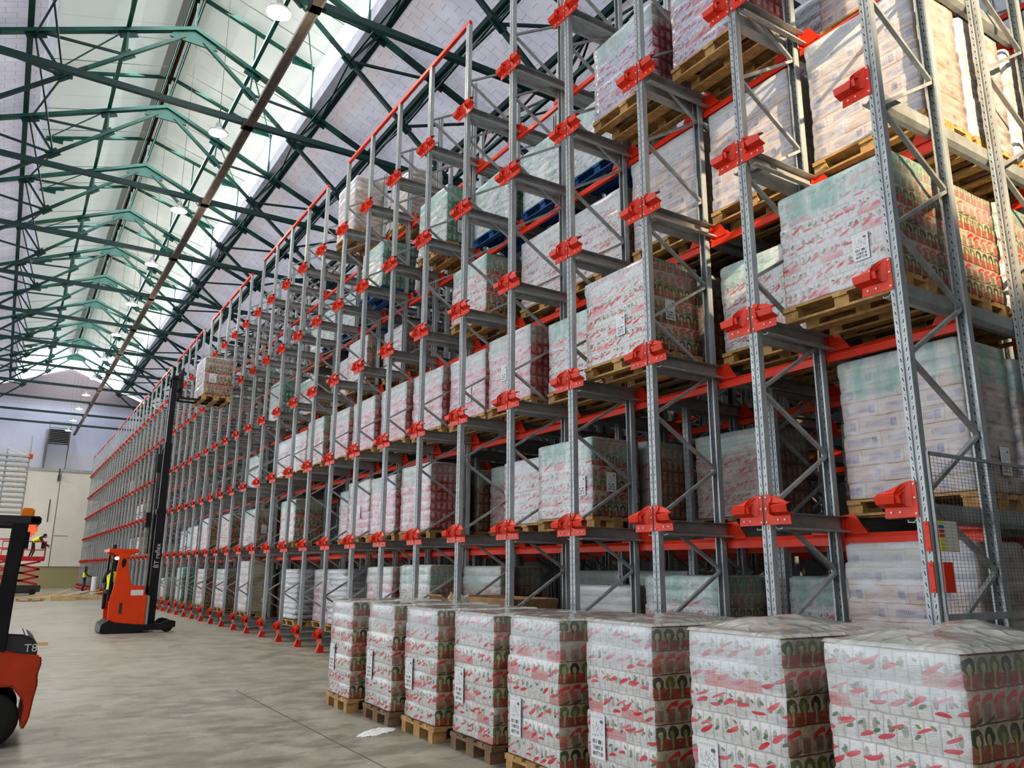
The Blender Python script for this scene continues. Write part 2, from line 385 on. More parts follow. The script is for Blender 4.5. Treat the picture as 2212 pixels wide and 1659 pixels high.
def ob(name, me, parent=None, loc=None, mat=None):
    o = bpy.data.objects.new(name, me); COL.objects.link(o)
    if parent: o.parent = parent
    if loc: o.location = loc
    return o
def tag(o, label, cat, group=None, kind=None):
    if label: o['label'] = label
    if cat: o['category'] = cat
    if group: o['group'] = group
    o['kind'] = kind or 'thing'
    return o
def thing(name, loc, label, cat, group=None, rz=0):
    o = ob(name, None, None, loc); o.rotation_euler[2] = rz; return tag(o, label, cat, group)
def struct(name, mb, mat, **k):
    o = ob(name, mb.mesh(name, mat, **k) if isinstance(mb, MB) else mb); o['kind'] = 'structure'; return o
ONES = 'zeroth first second third fourth fifth sixth seventh eighth ninth tenth eleventh twelfth thirteenth fourteenth fifteenth sixteenth seventeenth eighteenth nineteenth'.split()
TENS = {20: 'twenty', 30: 'thirty', 40: 'forty', 50: 'fifty'}
def ordw(n):
    if n < 20: return ONES[n]
    t = n//10*10; return TENS[t][:-1]+'ieth' if n % 10 == 0 else TENS[t]+'-'+ONES[n % 10]

# ------------------------------------------------------------------ setting
XF = 5.58; P_ = 1.405; Y0 = 3.24; NB = 52; LV = [.30, 2.11, 3.86, 5.57, 7.28, 9.08]; ZT = 10.72
YY = lambda n: Y0 + P_*n
YW = 78.6; CX = 3.2
XL, XR = -11.2, 17.6
struct('floor', MB().box((3.2, 33.5, -.05), (29, 92, .1)), MAT['floor'])
gz = lambda x: 19.15 - .42*abs(x-CX)
mb = MB().prism([(XL, 0), (XR, 0), (XR, 13.2), (CX, 19.0), (XL, 13.2)], YW, YW+.3, 'y')
struct('wall_far', mb, MAT['wall'])
struct('wall_right', MB().box((XR+.1, 33.5, 6.6), (.2, 92, 13.4)), MAT['wall_plain'])
struct('wall_back', MB().prism([(XL, 0), (XR, 0), (XR, 13.2), (CX, 19.0), (XL, 13.2)], -12.3, -12, 'y'), MAT['wall_plain'])
# lower vault slopes (painted blocks)
for nm, s in (('ceiling_left', -1), ('ceiling_right', 1)):
    a = CX + s*4.1; b = CX + s*14.5
    z = lambda x: gz(x) + .16
    mb = MB().prism([(a, z(a)), (b, z(b)), (b, z(b)+.15), (a, z(a)+.15)], -12, YW, 'y')
    struct(nm, mb, MAT['block'])
# raised lantern: sheets, glazed sides, fascias
for nm, s in (('ceiling_lantern_left', -1), ('ceiling_lantern_right', 1)):
    pts = [(CX, 20.55), (CX+s*4.5, 19.2), (CX+s*4.5, 19.26), (CX, 20.61)]
    struct(nm, MB().prism(pts, -12, YW-.2, 'y'), MAT['sheet'])
struct('window_1', MB().box((CX+4.12, 33.2, 18.55), (.05, 91, 1.15)), MAT['glow_glass'])
struct('window_2', MB().prism([(CX-4.1, 17.5), (CX, 19.0), (CX+4.1, 17.5), (CX+4.1, 19.15), (CX, 20.5), (CX-4.1, 19.15)], YW-.12, YW-.05, 'y'), MAT['glow_glass'])
struct('trim_1', MB().prism([(CX+4.06, 17.5), (CX+4.5, 17.42), (CX+4.5, 17.52), (CX+4.2, 18.02), (CX+4.06, 18.02)], -12, YW-.15, 'y'), MAT['fascia'])
struct('trim_2', MB().prism([(CX-4.5, 17.42), (CX-3.87, 19.12), (CX-4.15, 19.18), (CX-4.6, 17.5)], -12, YW-.15, 'y'), MAT['fascia'])
# far wall fittings
struct('trim_3', MB().box((3.4, YW-.06, 9.9), (5.2, .12, .22)), MAT['galv'])
dr = struct('door_1', MB().box((3.9, YW-.06, 5.7), (4.6, .1, 7.9)), MAT['door'])
ob('door_handle', MB().box((2.95, YW-.13, 6.4), (.07, .06, 1.9)).mesh('door_handle', MAT['hood_grey']), dr)
ob('door_seam', MB().box((3.5, YW-.115, 5.7), (.05, .02, 7.9)).box((4.1, YW-.115, 4.3), (1.1, .02, .04)).mesh('door_seam', MAT['wire']), dr)
ob('door_hoist', MB().box((3.35, YW-.2, 9.2), (.18, .2, .5)).tube((3.35, YW-.2, 9.4), (3.35, YW-.2, 10), .05).mesh('door_hoist', MAT['hood_grey']), dr)
t = thing('maintenance_platform', (2.9, YW-1.2, 11.9), 'grey grated maintenance platform hung high on far gable wall', 'platform')
mb = MB()
for k in range(9): mb.box((0, 0, .15+.14*k), (1.5, 1.1, .05))
ob('louvred_panel', mb.mesh('louvred_panel', MAT['grating']), t)
mb = MB()
for sx in (-.8, .8):
    mb.bar((sx, -.6, 0), (sx, -.6, 1.9), .05); mb.bar((sx, .6, -1.6), (sx, .6, 1.4), .06); mb.bar((sx, -.6, 0), (sx, 1.0, -1.9), .05)
mb.bar((-.8, -.6, 1.9), (.8, -.6, 1.9), .05); mb.bar((-.8, -.6, 1.4), (.8, -.6, 1.4), .05)
ob('support_frame', mb.mesh('support_frame', MAT['grating']), t)
t = thing('drain_pipe', (1.95, YW-.15, 9.95), 'thin white vertical pipe on far wall beside the platform', 'pipe')
ob('pipe', MB().tube((0, 0, 0), (0, 0, 3.4), .07).mesh('pipe', MAT['grey_panel']), t)

# ------------------------------------------------------------------ roof steel
TY = [14.1+5.37*k for k in range(-4, 12)]
def mem(a, b, w, h, mat, name, root, y0):
    m = MB(); m.bar((a[0], 0, a[1]), (b[0], 0, b[1]), w, h, up=(0, 1, 0)); return ob(name, m.mesh(name, mat), root)
chord_z = lambda o: 19.05 - .42*abs(o)
Cn = [1.95, 4.35, 6.3, 8.2, 10.4, 12.6]
strut_z = lambda o: 18.6 - .845*(abs(o)-.45)
Sn = [1.9, 3.5, 5.3, 6.95]
def truss_parts(root):
    gd, g = MAT['green_dark'], MAT['green']
    for s in (-1, 1):
        X = lambda o: CX + s*o
        parts = [('top_chord', [((X(0), 19.1), (X(5.2), chord_z(5.2)), .12, .2, g), ((X(5.2), chord_z(5.2)), (X(14.5), chord_z(14.5)), .12, .2, gd)]),
                 ('main_strut', [((X(.3), 18.72), (X(2.9), strut_z(2.9)), .1, .12, g), ((X(2.9), strut_z(2.9)), (X(6.95), 13.1), .1, .13, gd)])]
        webs = [((Cn[0], 0), (Sn[0], 1)), ((Cn[1], 0), (Sn[0], 1)), ((Cn[1], 0), (Sn[1], 1)), ((Cn[2], 0), (Sn[1], 1)), ((Cn[2], 0), (Sn[2], 1)), ((Cn[3], 0), (Sn[2], 1)), ((Cn[3], 0), (Sn[3], 2)), ((Cn[4], 0), (Sn[3], 2)), ((Cn[4], 0), (9.6, 2)), ((Cn[5], 0), (9.6, 2)), ((Cn[5], 0), (12.2, 2))]
        for nm, segs in parts:
            m = MB()
            for a, b, w, h, mt in segs:
                pass
            me = bpy.data.meshes.new(nm)
            mm = MB(); idx = []
            for a, b, w, h, mt in segs:
                f0 = len(mm.f); mm.bar((a[0], 0, a[1]), (b[0], 0, b[1]), w, h, up=(0, 1, 0)); idx += [0 if mt is g else 1]*(len(mm.f)-f0)
            me = mm.mesh(nm); me.materials.append(g); me.materials.append(gd)
            for p, i in zip(me.polygons, idx): p.material_index = i
            ob(nm, me, root)
        for (o1, t1), (o2, t2) in webs:
            a = (X(o1), 0, chord_z(o1)); b = (X(o2), 0, {1: strut_z(o2), 2: 13.1}[t2])
            ob('web_member', MB().bar(a, b, .055, .075).mesh('web_member', gd if o1 > 2 else g), root)
        m = MB()
        for o in Cn: m.box((X(o), 0, chord_z(o)-.08), (.55, .03, .3), Matrix.Rotation(s*.4, 3, 'Y'))
        for o in Sn[:3]: m.box((X(o), 0, strut_z(o)), (.42, .03, .3), Matrix.Rotation(s*.7, 3, 'Y'))
        m.box((X(6.95), 0, 13.2), (.7, .03, .35)); ob('node_plate', m.mesh('node_plate', gd), root)
        # lantern rafter on posts
        ob('lantern_rafter', (MB().bar((X(4.02), 0, 19.15), (X(4.02), 0, 17.5), .05) if s > 0 else MB()).bar((X(0), 0, 20.42), (X(4.05), 0, 19.15), .09, .13, up=(0, 1, 0)).bar((X(1.95), 0, 19.8), (X(1.95), 0, 18.3), .045)
           .bar((X(4.05), 0, 19.1), (X(2.9), 0, 19.4), .06).box((X(3.6), 0, 19.2), (.7, .02, .22)).mesh('lantern_rafter', g), root)
    ob('ridge_gusset', MB().prism([(CX-.75, 18.55), (CX+.75, 18.55), (CX+.55, 18.98), (CX, 19.2), (CX-.55, 18.98)], -.03, .03, 'y').bar((CX, 0, 19.1), (CX, 0, 20.4), .06).mesh('ridge_gusset', g), root)
    ob('tie_beam', MB().box((CX, 0, 13.1), (28.6, .12, .15)).mesh('tie_beam', gd), root)
def copy_tree(o, parent=None):
    c = o.copy(); COL.objects.link(c); c.parent = parent
    for ch in list(o.children): copy_tree(ch, c)
    return c
tr0 = thing('roof_truss', (0, TY[0], 0), '', 'roof truss', 'green steel roof trusses'); truss_parts(tr0)
for k, y in enumerate(TY):
    o = tr0 if k == 0 else copy_tree(tr0); o.location.y = y
    o['label'] = 'green steel roof truss with ridge gusset and tie, %s counted back from far gable' % ordw(len(TY)-k)
def purlin(o, w, h, z, mat, label, nm='purlin'):
    m = MB().box((CX+o, 33.2, z), (w, 91, h)); q = ob(nm, m.mesh(nm, mat)); tag(q, label, 'beam', 'long beams along the roof'); return q
side = {-1: 'side away from the racking', 1: 'racking side'}
for s in (-1, 1):
    purlin(s*1.95, .12, .14, 18.42, MAT['green'], 'bright green purlin just below the lantern sheets, %s' % side[s])
    purlin(s*4.5, .16, .2, 17.42, MAT['green_dark'], 'dark green eaves purlin under the lantern glazing, %s' % side[s])
    for o, nm in ((6.3, 'second'), (8.2, 'third'), (10.4, 'fourth'), (12.6, 'fifth')):
        purlin(s*o, .14, .2, 19.14-.42*o, MAT['green_dark'], 'dark green purlin on the block roof slope, %s below lantern, %s' % (nm, side[s]))
t = thing('ridge_beam', (CX, 33.2, 20.2), 'green ridge beam with rusty timber core under the lantern', 'beam')
ob('steel_side', MB().box((-.17, 0, 0), (.05, 91, .3)).mesh('steel_side', MAT['green']), t)
ob('steel_side', MB().box((.17, 0, 0), (.05, 91, .3)).mesh('steel_side', MAT['green']), t)
ob('timber_core', MB().box((-.02, 0, .1), (.12, 91, .12)).mesh('timber_core', MAT['rust']), t)
ob('sheet_flashing', MB().box((-.32, 0, .12), (.22, 91, .03)).mesh('sheet_flashing', MAT['grey_panel']), t)
# longitudinal bracing between trusses (each bay one thing)
def bracing(root):
    g, gd = MAT['green'], MAT['green_dark']; L = 5.37
    def one(nm, segs, mat):
        m = MB()
        for a, b, w in segs: m.bar(a, b, w)
        ob(nm, m.mesh(nm, mat), root)
    for s in (-1, 1):
        X = lambda o: CX+s*o
        one('lantern_brace', [((X(1.95), 0, 18.3), (X(4.0), L, 19.05), .035)], g)
        for a, za, b, zb in ((4.35, 17.1, 3.5, 16.02), (6.3, 16.3, 5.3, 14.5), (8.2, 15.5, 6.95, 13.15)):
            one('diagonal_brace', [((X(a), 0, za), (X(b), L, zb), .05), ((X(a), L, za), (X(b), 0, zb), .05)], gd)
        one('diagonal_brace', [((X(6.95), 0, 13.2), (X(6.95), L, 13.2), .09)], gd)
        one('diagonal_brace', [((X(8.2), 0, 15.5), (X(10.4), L, 14.7), .05), ((X(10.4), 0, 14.7), (X(8.2), L, 15.5), .05)], gd)
        for q in (-.6, 1.2):
            ob('tension_wire', MB().tube((X(.3), L/2+q, 19.9), (X(4.0), L/2+q, 18.8), .012, 5).mesh('tension_wire', MAT['wire']), root)
b0 = thing('roof_bracing', (0, TY[0], 0), '', 'bracing', 'crossed bracing between the roof trusses'); bracing(b0)
for k in range(len(TY)-1):
    o = b0 if k == 0 else copy_tree(b0); o.location.y = TY[k]
    o['label'] = 'crossed dark bracing and thin wires of the %s roof bay back from far gable' % ordw(len(TY)-1-k)
tr = thing('cable_tray', (4.03, 33, 13.0), 'long brown grey cable tray running under the roof ties', 'cable tray')
ob('tray_body', MB().box((0, 0, 0), (.17, 90, .10)).mesh('tray_body', MAT['tray']), tr)
ob('tray_edge', MB().box((.11, 0, .02), (.04, 90, .14)).mesh('tray_edge', MAT['grating']), tr)
m = MB()
for k in range(len(TY)): m.box((0, TY[k]-33, .05), (.3, .25, .2))
ob('tray_clamp', m.mesh('tray_clamp', MAT['black']), tr)
lampA = MB().lathe([(.02, .28), (.07, .26), (.09, .12), (.24, .02), (.25, -.02), (.23, -.02)], seg=18).mesh('reflector', MAT['lamp_body'], smooth=True)
lampB = MB().lathe([(.001, -.035), (.12, -.03), (.225, -.01), (.225, .0), (.001, .01)], seg=18).mesh('bulb', MAT['lamp_glow'], smooth=True)
lampC = MB().bar((0, 0, .27), (-.05, 0, 6.0), .012).mesh('cable', MAT['wire'])
for k, y in enumerate(TY):
    if y < 5 or y > 77: continue
    o = thing('ceiling_lamp', (3.33, y+.06, 12.62), 'round warm glowing bay lamp hanging under the %s truss back from far gable' % ordw(len(TY)-k), 'lamp', 'bay lamps hanging along the hall')
    for nm, me in (('reflector', lampA), ('bulb', lampB), ('cable', lampC)): ob(nm, me, o)
    if k % 2 == 0:
        ld = bpy.data.lights.new('bay_lamp_light', 'POINT'); ld.energy = 110; ld.color = (1, .86, .65); ld.shadow_soft_size = .25
        l = bpy.data.objects.new('bay_lamp_light', ld); COL.objects.link(l); l.location = (3.33, y+.06, 12.3)

# ------------------------------------------------------------------ racking
HT = ZT
def post_mesh(flip=False):
    o = [(.07, -.047), (0, -.047), (0, -.012), (.014, -.007), (.014, .007), (0, .012), (0, .047), (.07, .047), (.07, .030), (.066, .030), (.066, .043), (.004, .043), (.004, .014), (.018, .009), (.018, -.009), (.004, -.014), (.004, -.043), (.066, -.043), (.066, -.030), (.07, -.030)]
    if flip: o = [(-x, y) for x, y in o]
    return MB().prism(o, 0.0, HT, 'z')
POSTF = post_mesh().mesh('post', MAT['post']); POSTR = post_mesh(True).mesh('post', MAT['post'])
# both heads
HB = .10; XB = .98
def brace_segments():
    seg = []; zr = .55; zf = 1.08
    while zf < HT-.2:
        seg.append(((.05, zf), (XB-.05, zr))); seg.append(((.05, zf), (XB-.05, zr+1.07))); zr += 1.07; zf += 1.07
    return [s for s in seg if s[1][1] < HT]
BS = brace_segments()
BRU = MB().bar((0.05, 0, 0), (XB-.05, 0, .54), .04, .03).mesh('brace', MAT['galv'])
BRD = MB().bar((0.05, 0, 0), (XB-.05, 0, -.53), .04, .03).mesh('brace', MAT['galv'])
m = MB()
for a, b in BS: m.bar((a[0], 0, a[1]), (b[0], 0, b[1]), .04, .03)
BRALL = m.mesh('bracing', MAT['galv'])
FOOT = MB().box((.03, 0, .006), (.16, .16, .012)).prism([(-.07, .012), (.0, .012), (.0, .16), (-.015, .16)], -.05, .05, 'y').box((-.006, 0, .09), (.012, .1, .16)).box((.035, .052, .07), (.08, .01, .13)).box((.035, -.052, .07), (.08, .01, .13)).mesh('foot_plate', MAT['red'])
def bracket_mesh(sides=(-1, 1), small=False):
    m = MB(); w = .17 if small else .30
    for s in sides:
        y = lambda v: s*v
        def slab(pts, x0, x1):    # pts in (y,z)
            m.prism([(y(a), b) for a, b in pts], x0, x1, 'x')
        slab([(.014, -.11), (w-.02, -.11), (w-.03, -.02), (.12, -.02), (.10, .05), (.12, .13), (.07, .15), (.014, .15)], -.014, -.006)
        # channel mouth folded towards the aisle
        prof = [(-.006, -.035), (-.012, -.035), (-.085, -.01), (-.10, .045), (-.045, .075), (-.02, .075), (-.02, .068), (-.042, .067), (-.092, .043), (-.079, -.003), (-.008, -.026)]
        a_, b_ = y(.10), y(w); m.prism(prof, min(a_, b_), max(a_, b_), 'y')
        # flared guide: quarter curve sweeping up and outwards
        N = 7; rows = []
        for k in range(N):
            tt = k/(N-1)*PI/2
            yy = .05+.085*math.sin(tt); xx = -.01-.09*(1-math.cos(tt)); rows.append((xx, yy, .155-.085*(k/(N-1))**2))
        i = len(m.v)
        for xx, yy, zt in rows:
            m.v.append(Vector((xx, y(yy), zt))); m.v.append(Vector((xx-.02*0, y(yy+.01), -.03)))
            m.v.append(Vector((xx-.006, y(yy-.006), zt))); m.v.append(Vector((xx-.006, y(yy+.004), -.03)))
        for k in range(N-1):
            j = i+4*k; m.f += [(j, j+4, j+5, j+1), (j+2, j+3, j+7, j+6), (j, j+2, j+6, j+4)]
        # sloping cheek panel, tapering outwards
        q = len(m.v)
        for a, b, c in ((-.008, .06, .15), (-.008, .16, .125), (-.046, w-.03, .076), (-.075, .135, .076), (-.012, .06, .142), (-.012, .16, .117), (-.050, w-.03, .068), (-.079, .135, .068)):
            m.v.append(Vector((a, y(b), c)))
        m.f += [(q, q+1, q+2, q+3), (q+4, q+7, q+6, q+5), (q, q+4, q+5, q+1), (q+1, q+5, q+6, q+2), (q+2, q+6, q+7, q+3), (q+3, q+7, q+4, q)]
    return m
BRK = bracket_mesh(); me = BRK.mesh('bracket', MAT['red']); BRK2 = me
BRK1 = bracket_mesh((1,)).mesh('bracket', MAT['red'])
BRKS = bracket_mesh(small=True).mesh('bracket', MAT['red'])
m = MB()
for s in (-1, 1):
    for yb, zb in ((.028, -.085), (.028, .03), (.028, .13), (.15, -.07), (.22, -.07)): m.box((-.018, s*yb, zb), (.012, .014, .014))
BOLT = m.mesh('bolt', MAT['white'], bevel=0)
m = MB()
for yb, zb in ((.028, -.085), (.028, .03), (.028, .13), (.15, -.07), (.22, -.07)): m.box((-.018, yb, zb), (.012, .014, .014))
BOLT1 = m.mesh('bolt', MAT['white'])
fr_desc = lambda n: ('at the mesh guarded end' if n == 0 else '%s from the mesh guarded end' % ordw(n+1))
rowname = ['front', 'second', 'third', 'fourth', 'fifth', 'sixth']
nrows = [52, 52, 30, 16, 9, 7]
for r in range(6):
    for n in range(nrows[r]):
        t = thing('upright_frame', (XF+1.9*r, YY(n), 0), 'galvanised rack upright frame, %s row from the aisle, %s' % (rowname[r], fr_desc(n)), 'rack frame', '%s row of rack upright frames' % rowname[r])
        ob('post', POSTF, t); ob('post', POSTR, t, (XB, 0, 0))
        if r == 0:
            if n < 14:
                for a, b in BS:
                    ob('brace', BRU if b[1] > a[1] else BRD, t, (0, .0, a[1]))
            else: ob('bracing', BRALL, t)
            ob('foot_plate', FOOT, t); ob('foot_plate', FOOT, t, (XB-.03, 0, 0))
            for k, z in enumerate(LV):
                b_ = ob('bracket', BRK1 if n == 0 else (BRKS if k == 0 else BRK2), t, (0, 0, z))
                if n < 8 and k > 0: ob('bolt', BOLT1 if n == 0 else BOLT, b_)
        else:
            ob('bracing', BRALL, t)
# rails: C channel, both sides of every frame line, full depth
RL = 11.3
def rail_mesh(L=RL):
    m = MB()
    o = [(.052, 0), (.125, 0), (.125, -.004), (.056, -.012), (.056, -.105), (.09, -.14), (.13, -.14), (.13, -.128), (.137, -.128), (.137, -.146), (.088, -.146), (.052, -.11)]
    m.prism(o, .04, L, 'x'); return m
def hole_mesh():
    m = MB()
    for k in range(12): m.tube((.55+.95*k, .0510, -.055), (.55+.95*k, .0575, -.055), .016, 10)
    return m
RAILP = rail_mesh().mesh('pallet_rail', MAT['galv']); 
RAILM = MB(); RAILM.v = [Vector((v.x, -v.y, v.z)) for v in rail_mesh().v]; RAILM.f = rail_mesh().f; RAILN = RAILM.mesh('pallet_rail', MAT['galv'])
lvn = ['lowest rail level', 'first rail level above the floor', 'second rail level', 'third rail level', 'fourth rail level', 'top rail level']
big = MB(); 
for n in range(NB):
    for k, z in enumerate(LV):
        for s in (-1, 1):
            if s == -1 and n == 0: continue
            if n < 25:
                o = ob('pallet_rail', RAILP if s == 1 else RAILN, None, (XF, YY(n), z))
                tag(o, 'galvanised rail on %s, %s side of frame %s' % (lvn[k].replace(' above the floor', ''), 'far' if s == 1 else 'near', fr_desc(n).replace('guarded ', '')), 'rail', 'galvanised pallet rails of the racking')
            else:
                src = RAILM if s == -1 else rail_mesh()
                i = len(big.v); big.v += [v+Vector((XF, YY(n), z)) for v in src.v]; big.f += [tuple(q+i for q in f) for f in src.f]
o = ob('pallet_rails_far', big.mesh('pallet_rails_far', MAT['galv'])); tag(o, 'mass of galvanised rails in the far half of the racking', 'rails', None, 'stuff')
# cross beams with gussets
def beam_mb():
    m = MB().prism([(0, -.26), (.05, -.26), (.05, -.15), (.035, -.15), (.0, -.19)], .055, P_-.055, 'y'); return m
def gus_mb(y0, s):
    m = MB(); m.prism([(y0, -.16), (y0+s*.25, -.16), (y0+s*.13, .02), (y0, .02)], .012, .02, 'x').box((.0, y0+s*.02, -.09), (.05, .012, .2)).box((.04, y0+s*.2, -.13), (.05, .05, .035)); return m
BEAM = beam_mb().mesh('cross_beam', MAT['red']); GA = gus_mb(.055, 1).mesh('gusset', MAT['red']); GB = gus_mb(P_-.055, -1).mesh('gusset', MAT['red'])
cnt = 0; rest = MB()
for r in range(5):
    for n in range(min(NB-1, nrows[r])):
        for k in range(1, 6):
            loc = Vector((XF+1.9*r+XB+.012, YY(n), LV[k]))
            if r == 0 or (r == 1 and n < 9):
                if n < 12:
                    t = thing('cross_beam', loc, '', 'rack beam'); ob('beam', BEAM, t); ob('gusset', GA, t); ob('gusset', GB, t)
                else: t = ob('cross_beam', BEAM, None, loc)
                tag(t, 'red cross beam below %s, %s row, bay %s' % (lvn[k].replace(' above the floor', ''), rowname[r], fr_desc(n).replace('guarded ', '')), 'rack beam', 'red cross beams of the racking')
            else:
                for mm in (beam_mb(), gus_mb(.055, 1), gus_mb(P_-.055, -1)):
                    i = len(rest.v); rest.v += [v+loc for v in mm.v]; rest.f += [tuple(q+i for q in f) for f in mm.f]
o = ob('cross_beams_deep', rest.mesh('cross_beams_deep', MAT['red'])); tag(o, 'red cross beams deep inside the racking', 'rack beams', None, 'stuff')
for g0 in range(0, 52, 5):
    y1 = YY(min(g0+4, 51)); o = ob('top_beam', MB().box((0, (y1-YY(g0))/2, 0), (.06, y1-YY(g0)+.1, .07)).mesh('top_beam', MAT['red']), None, (XF+.03, YY(g0), ZT+.035))
    tag(o, 'red beam tying the tops of upright frames, %s group from the mesh guarded end' % ordw(g0//5+1), 'rack beam', 'red beams along the top of the racking')

# ------------------------------------------------------------------ pallets with loads
def pallet_mesh(mat):          # 1.2 along y, .8 along x, bottom boards along y
    m = MB()
    for x in (-.3275, 0, .3275):
        m.box((x, 0, .011), (.145 if x == 0 else .1, 1.2, .022))
        for y in (-.5275, 0, .5275): m.box((x, y, .061), (.1 if x else .145, .145, .078))
    for y in (-.5275, 0, .5275): m.box((0, y, .111), (.8, .145, .022))
    for x in (-.3275, -.185, 0, .185, .3275): m.box((x, 0, .133), (.145 if abs(x) != .185 else .1, 1.2, .022))
    return m.mesh('pallet', mat)
PAL = {k: pallet_mesh(MAT[k]) for k in ('wood', 'wood_dark', 'wood_blue')}
GM = {}
def goods_mesh(kind, h, var, dx=.8, dy=1.2):
    key = (kind, round(h, 2), var, dx)
    if key in GM: return GM[key]
    rnd = random.Random(hash((len(kind), round(h*100), var)) & 0xffff)
    H = h-.145; rh = {'card': .15, 'card_teal': .15, 'card_hazy': .15, 'plainbox': .12, 'yellow': .19, 'sack': .11}.get(kind, .155)
    nl = max(2, round(H/rh)); lh = H/nl; sackish = kind == 'sack'
    # rounded rectangle ring
    ring = []; nx_, ny_ = (6, 9) if dx < dy else (9, 6); hx, hy = dx/2-.01, dy/2-.01; c = .03 if not sackish else .1
    def edge(a, b, n):
        for k in range(n): ring.append((a[0]+(b[0]-a[0])*k/n, a[1]+(b[1]-a[1])*k/n))
    edge((-hx+c, -hy), (hx-c, -hy), nx_); edge((hx-c, -hy), (hx, -hy+c), 2); edge((hx, -hy+c), (hx, hy-c), ny_); edge((hx, hy-c), (hx-c, hy), 2)
    edge((hx-c, hy), (-hx+c, hy), nx_); edge((-hx+c, hy), (-hx, hy-c), 2); edge((-hx, hy-c), (-hx, -hy+c), ny_); edge((-hx, -hy+c), (-hx+c, -hy), 2)
    nr = len(ring); V = []; Fc = []; TF = []
    off = rnd.random()*50
    zs = []
    for l in range(nl):
        if sackish: zs += [(l*lh+.006, -.05), (l*lh+lh*.3, -.008), (l*lh+lh*.6, 0), (l*lh+lh*.92, -.03)]
        else: zs += [(l*lh+.004, -.004), (l*lh+.016, 0), (l*lh+lh*.5, .002), (l*lh+lh-.014, 0)]
    zs.append((H-.004, -.012))
    for zi, (z, ins) in enumerate(zs):
        layer = int(z/lh)
        lx, ly = (rnd.uniform(-.004, .004), rnd.uniform(-.004, .004)) if zi % 4 == 0 else (lx, ly)
        for (x, y) in ring:
            nn = noise.noise(Vector((x*4+off, y*4, layer*1.7)))*.012 + noise.noise(Vector((x*14+off, y*14, z*12)))*.005
            if sackish: nn = noise.noise(Vector((x*3+off, y*3, layer*2.7)))*.075
            L = math.hypot(x, y) or 1; s = ins + nn
            sx = 1+s/max(hx, .01); sy = 1+s/max(hy, .01)
            V.append((x*sx+lx, y*sy+ly, .146+z)); TF.append(z/H)
    R = len(zs)
    for i in range(R-1):
        for k in range(nr): Fc.append((i*nr+k, i*nr+(k+1) % nr, (i+1)*nr+(k+1) % nr, (i+1)*nr+k))
    # top: inner ring + centre
    b = (R-1)*nr
    for f_, dz in ((.93, .012), (.6, .018), (.25, .02)):
        st = len(V)
        for (x, y) in ring:
            V.append((x*f_, y*f_, .146+H-.004+dz+noise.noise(Vector((x*7*f_+off, y*7*f_, 3)))*.008)); TF.append(1)
        for k in range(nr): Fc.append((b+k, b+(k+1) % nr, st+(k+1) % nr, st+k))
        b = st
    V.append((0, 0, .146+H+.016)); TF.append(1); ci = len(V)-1
    for k in range(nr): Fc.append((b+k, b+(k+1) % nr, ci))
    Fc.append(tuple(range(nr))[::-1])
    me = bpy.data.meshes.new('wrapped_goods'); me.from_pydata(V, [], Fc)
    for p in me.polygons: p.use_smooth = True
    at = me.attributes.new('topfrac', 'FLOAT', 'POINT')
    for i, v in enumerate(TF): at.data[i].value = v
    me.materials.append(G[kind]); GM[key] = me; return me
def label_mesh():
    m = MB().box((0, 0, .5), (.02, 1, 1)); return m.mesh('barcode_sheet', MAT['sheet_label'])
LAB = label_mesh()
desc = dict(card_hazy='cardboard in glossy film', chili='white cartons with red and green print', chili_teal='red printed cartons under teal tinted film', chili_hazy='white cartons under hazy film', red='red cartons in milky film', green='green cartons in film',
            violet='violet red cartons in glossy film', brown='dark brown cartons in film', card='cardboard boxes with blue print', card_teal='cardboard boxes capped with teal film', plainbox='pale pinkish boxes in film',
            yellow='white boxes with yellow straps', sack='stacked white sacks', mint='pale mint wrapped goods')
used = {}
def loaded(lane, lv, X, kind, h, pal='wood', lab=None, dy=0):
    """X = aisle side face of the load"""
    t = thing('loaded_pallet', (X+.4, YY(lane)+P_/2+dy, LV[lv]+.003), '', 'pallet load', 'wrapped pallet loads stored in the racking')
    key = (kind, lane, lv); used[key] = used.get(key, 0)+1
    deep = ['', ', behind first', ', deepest', ', last'][used[key]-1]
    bay = 'bay at mesh end' if lane == 0 else 'bay %s from mesh end' % ordw(lane+1)
    t['label'] = '%s, %s, %s%s' % (desc[kind], ['lowest level', 'first level up', 'second level up', 'third level up', 'fourth level up', 'top level'][lv], bay, deep)
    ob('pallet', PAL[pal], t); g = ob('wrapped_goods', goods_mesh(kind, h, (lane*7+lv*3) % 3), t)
    if lab:
        for side_, off, zz in lab:
            s = ob('barcode_sheet', LAB, t); s.scale = (.15, .15, .24)
            if side_ == 'x': s.location = (-.405, off, zz)
            else: s.location = (off, -.607, zz); s.rotation_euler[2] = PI/2
    return t
